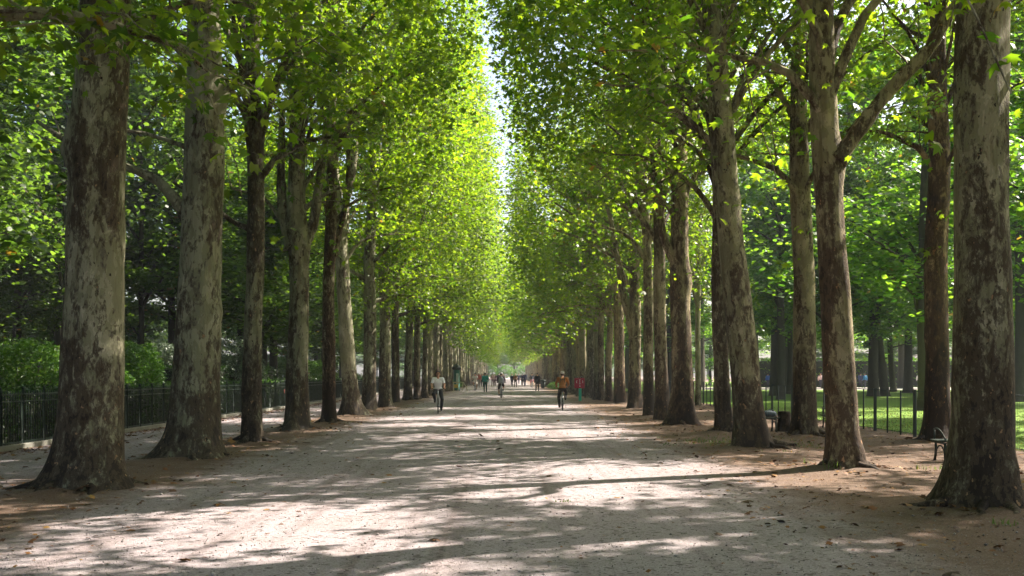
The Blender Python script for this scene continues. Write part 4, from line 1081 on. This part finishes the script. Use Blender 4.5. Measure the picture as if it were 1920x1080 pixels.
WK = [ # px, py, facing, colours, hair, label
 (910, 735.6, 0, (SKIN, (.01, .30, .29), (.01, .085, .075), (.01, .06, .05), HAIRD), 'short', 'walker in a teal jacket and dark green trousers', 1.02),
 (1007.5, 733.5, 0, (SKIN, (.02, .02, .035), (.025, .02, .03), SHOE, HAIRD), 'short', 'walker all in black near the litter bin', 1.0),
 (966.5, 726.2, 0, (SKIN, (.22, .11, .06), (.05, .045, .03), SHOE, PM((.6, .48, .3))), 'long', 'distant walker in a brown coat with fair hair', 1.0),
 (960, 724.8, PI, (SKIN2, (.03, .04, .08), (.03, .03, .05), SHOE, HAIRD), 'short', 'distant walker in navy just left of the brown coat', .98),
 (984, 724.4, 0, (SKIN, (.02, .025, .075), (.02, .025, .06), SHOE, PM((.8, .78, .76))), 'cap', 'distant walker in a wide navy coat and white cap', 1.05),
 (979, 723.0, 0, (SKIN, (.06, .07, .13), (.04, .04, .06), SHOE, HAIRD), 'short', 'distant walker just left of the white-capped navy coat', 1.0),
 (898, 727.0, PI, (SKIN, (.42, .10, .09), (.25, .22, .22), SHOE, PM((.82, .8, .78))), 'cap', 'distant walker in red top and white hat behind the white-clad cyclist', 1.05),
 (904, 726.0, PI, (SKIN2, (.10, .20, .20), (.08, .07, .09), SHOE, HAIRD), 'short', 'distant walker half hidden behind the teal jacket', .98),
 (924, 724.3, PI, (SKIN, (.55, .34, .36), (.24, .13, .18), SHOE, HAIRD), 'short', 'distant walker in pale pink left of the backpack rider', 1.0),
 (928, 723.6, PI, (SKIN2, (.18, .06, .10), (.12, .05, .09), SHOE, HAIRD), 'long', 'distant walker in plum clothes left of the backpack rider', .97),
 (935.5, 720.5, PI, (SKIN, (.05, .04, .06), (.05, .05, .06), SHOE, HAIRD), 'short', 'faint dark walker seen over the backpack rider’s left shoulder'.replace('’', "'"), 1.0),
 (943.5, 720, PI, (SKIN, (.42, .28, .3), (.1, .1, .13), SHOE, HAIRD), 'long', 'faint walker in rose seen over the backpack rider', 1.0),
 (972.5, 720, PI, (SKIN, (.06, .07, .14), (.05, .05, .08), SHOE, HAIRD), 'short', 'faint walker in blue grey far behind the brown coat', 1.0),
]
for i, (px, py, fz, cols, hair, lab, sc) in enumerate(WK):
    X, Y = gnd(px, py)
    ro, *_ = person(J_walk(.20 + .05 * (i % 3), .12 + .05 * (i % 3)), lab, (X, Y, .0), fz + .15 * math.sin(i * 2.1), cols, 'walkers on the avenue', .026, 'long', 'long', hair, female=hair == 'long')
    ro.scale = (sc * (-1 if i % 2 else 1), sc, sc)
LK = [(1440, 728, (.04, .12, .42), 'person in bright blue by the leaning plane, far out on the plaza'), (1462, 726, (.05, .05, .08), 'person in black far out on the plaza between two park trunks'),
      (1476, 726.5, (.70, .68, .70), 'person in white far out on the plaza left of the set-back brown plane'), (1538, 727, (.65, .45, .48), 'person in pale pink far out on the plaza beside the dark one'),
      (1545, 727, (.03, .03, .05), 'person in dark clothes far out on the plaza by the forking plane'), (1613, 727.5, (.05, .07, .2), 'person in navy far out on the plaza right of the forking plane'),
      (1622, 727.5, (.05, .25, .50), 'person in light blue far out on the plaza left of the dark pair of trunks'), (1700, 727, (.04, .04, .07), 'left one of two dark figures on the plaza by the far park tree'),
      (1706, 727, (.03, .025, .05), 'right one of two dark figures on the plaza by the far park tree'), (1722, 727, (.72, .68, .68), 'person in white far out on the plaza beside the grey forking tree'),
      (1903, 730, (.55, .20, .04), 'person in orange far out at the right edge of the park')]
for i, (px, py, c, lab) in enumerate(LK):
    X, Y = gnd(px, py)
    ro, *_ = person(J_walk(.10 + .05 * (i % 3), .08), lab, (X, Y, 0), i * 1.1, (SKIN, c, (.04, .04, .06), SHOE, HAIRD), 'people out on the plaza', .032, 'long', 'long', 'short')

# ------------------------------------------------------------------ light, camera
cam = bpy.data.cameras.new('camera'); co = bpy.data.objects.new('camera', cam); COL.objects.link(co)
cam.sensor_width = 36; cam.lens = 36 * F_PX / 1920
cam.shift_y = (HY - 540) / 1920; cam.shift_x = -(CX - 960) / 1920
cam.clip_end = 3000; cam.clip_start = .05
co.location = (0, 0, EYE); co.rotation_euler = (PI / 2, 0, 0)
SC.camera = co

SUN_AZ, SUN_EL = R(63), R(44)
w = bpy.data.worlds.new('World'); SC.world = w; w.use_nodes = True
nt = w.node_tree; bg = nt.nodes['Background']
sky = nt.nodes.new('ShaderNodeTexSky'); sky.sky_type = 'NISHITA'; sky.sun_disc = False
sky.sun_elevation = SUN_EL; sky.sun_rotation = SUN_AZ; sky.air_density = 1.0; sky.dust_density = 4.0; sky.ozone_density = .4
nt.links.new(sky.outputs[0], bg.inputs[0]); bg.inputs[1].default_value = .09
sl = bpy.data.lights.new('sun', 'SUN'); sl.energy = 5.0; sl.angle = R(.53); sl.color = (1, .92, .80)
so = bpy.data.objects.new('sun', sl); COL.objects.link(so)
d = Vector((-math.sin(SUN_AZ) * math.cos(SUN_EL), -math.cos(SUN_AZ) * math.cos(SUN_EL), -math.sin(SUN_EL)))
so.rotation_euler = d.to_track_quat('-Z', 'Y').to_euler()
SC.view_settings.view_transform = 'Standard'; SC.view_settings.look = 'None'
SC.view_settings.exposure = 1.85; SC.view_settings.gamma = 1
SC.render.engine = 'CYCLES'
SC.cycles.max_bounces = 8; SC.cycles.diffuse_bounces = 5; SC.cycles.glossy_bounces = 2; SC.cycles.transmission_bounces = 5
SC.cycles.use_denoising = True
SC.cycles.caustics_reflective = False; SC.cycles.caustics_refractive = False
# the air of the avenue: one even, thin haze
hz = NT('air'); pv = hz.n('VolumePrincipled', {'Color': (.93, .96, 1.0, 1), 'Density': .0006, 'Anisotropy': 0.0})
hz.t.links.new(pv.outputs[0], hz.out.inputs['Volume'])
mb = MB(); mb.box((0, 320, 14.5), (820, 780, 31)); hb = mb.build('haze', hz.m, None, False); hb['kind'] = 'stuff'
SC.cycles.volume_bounces = 0
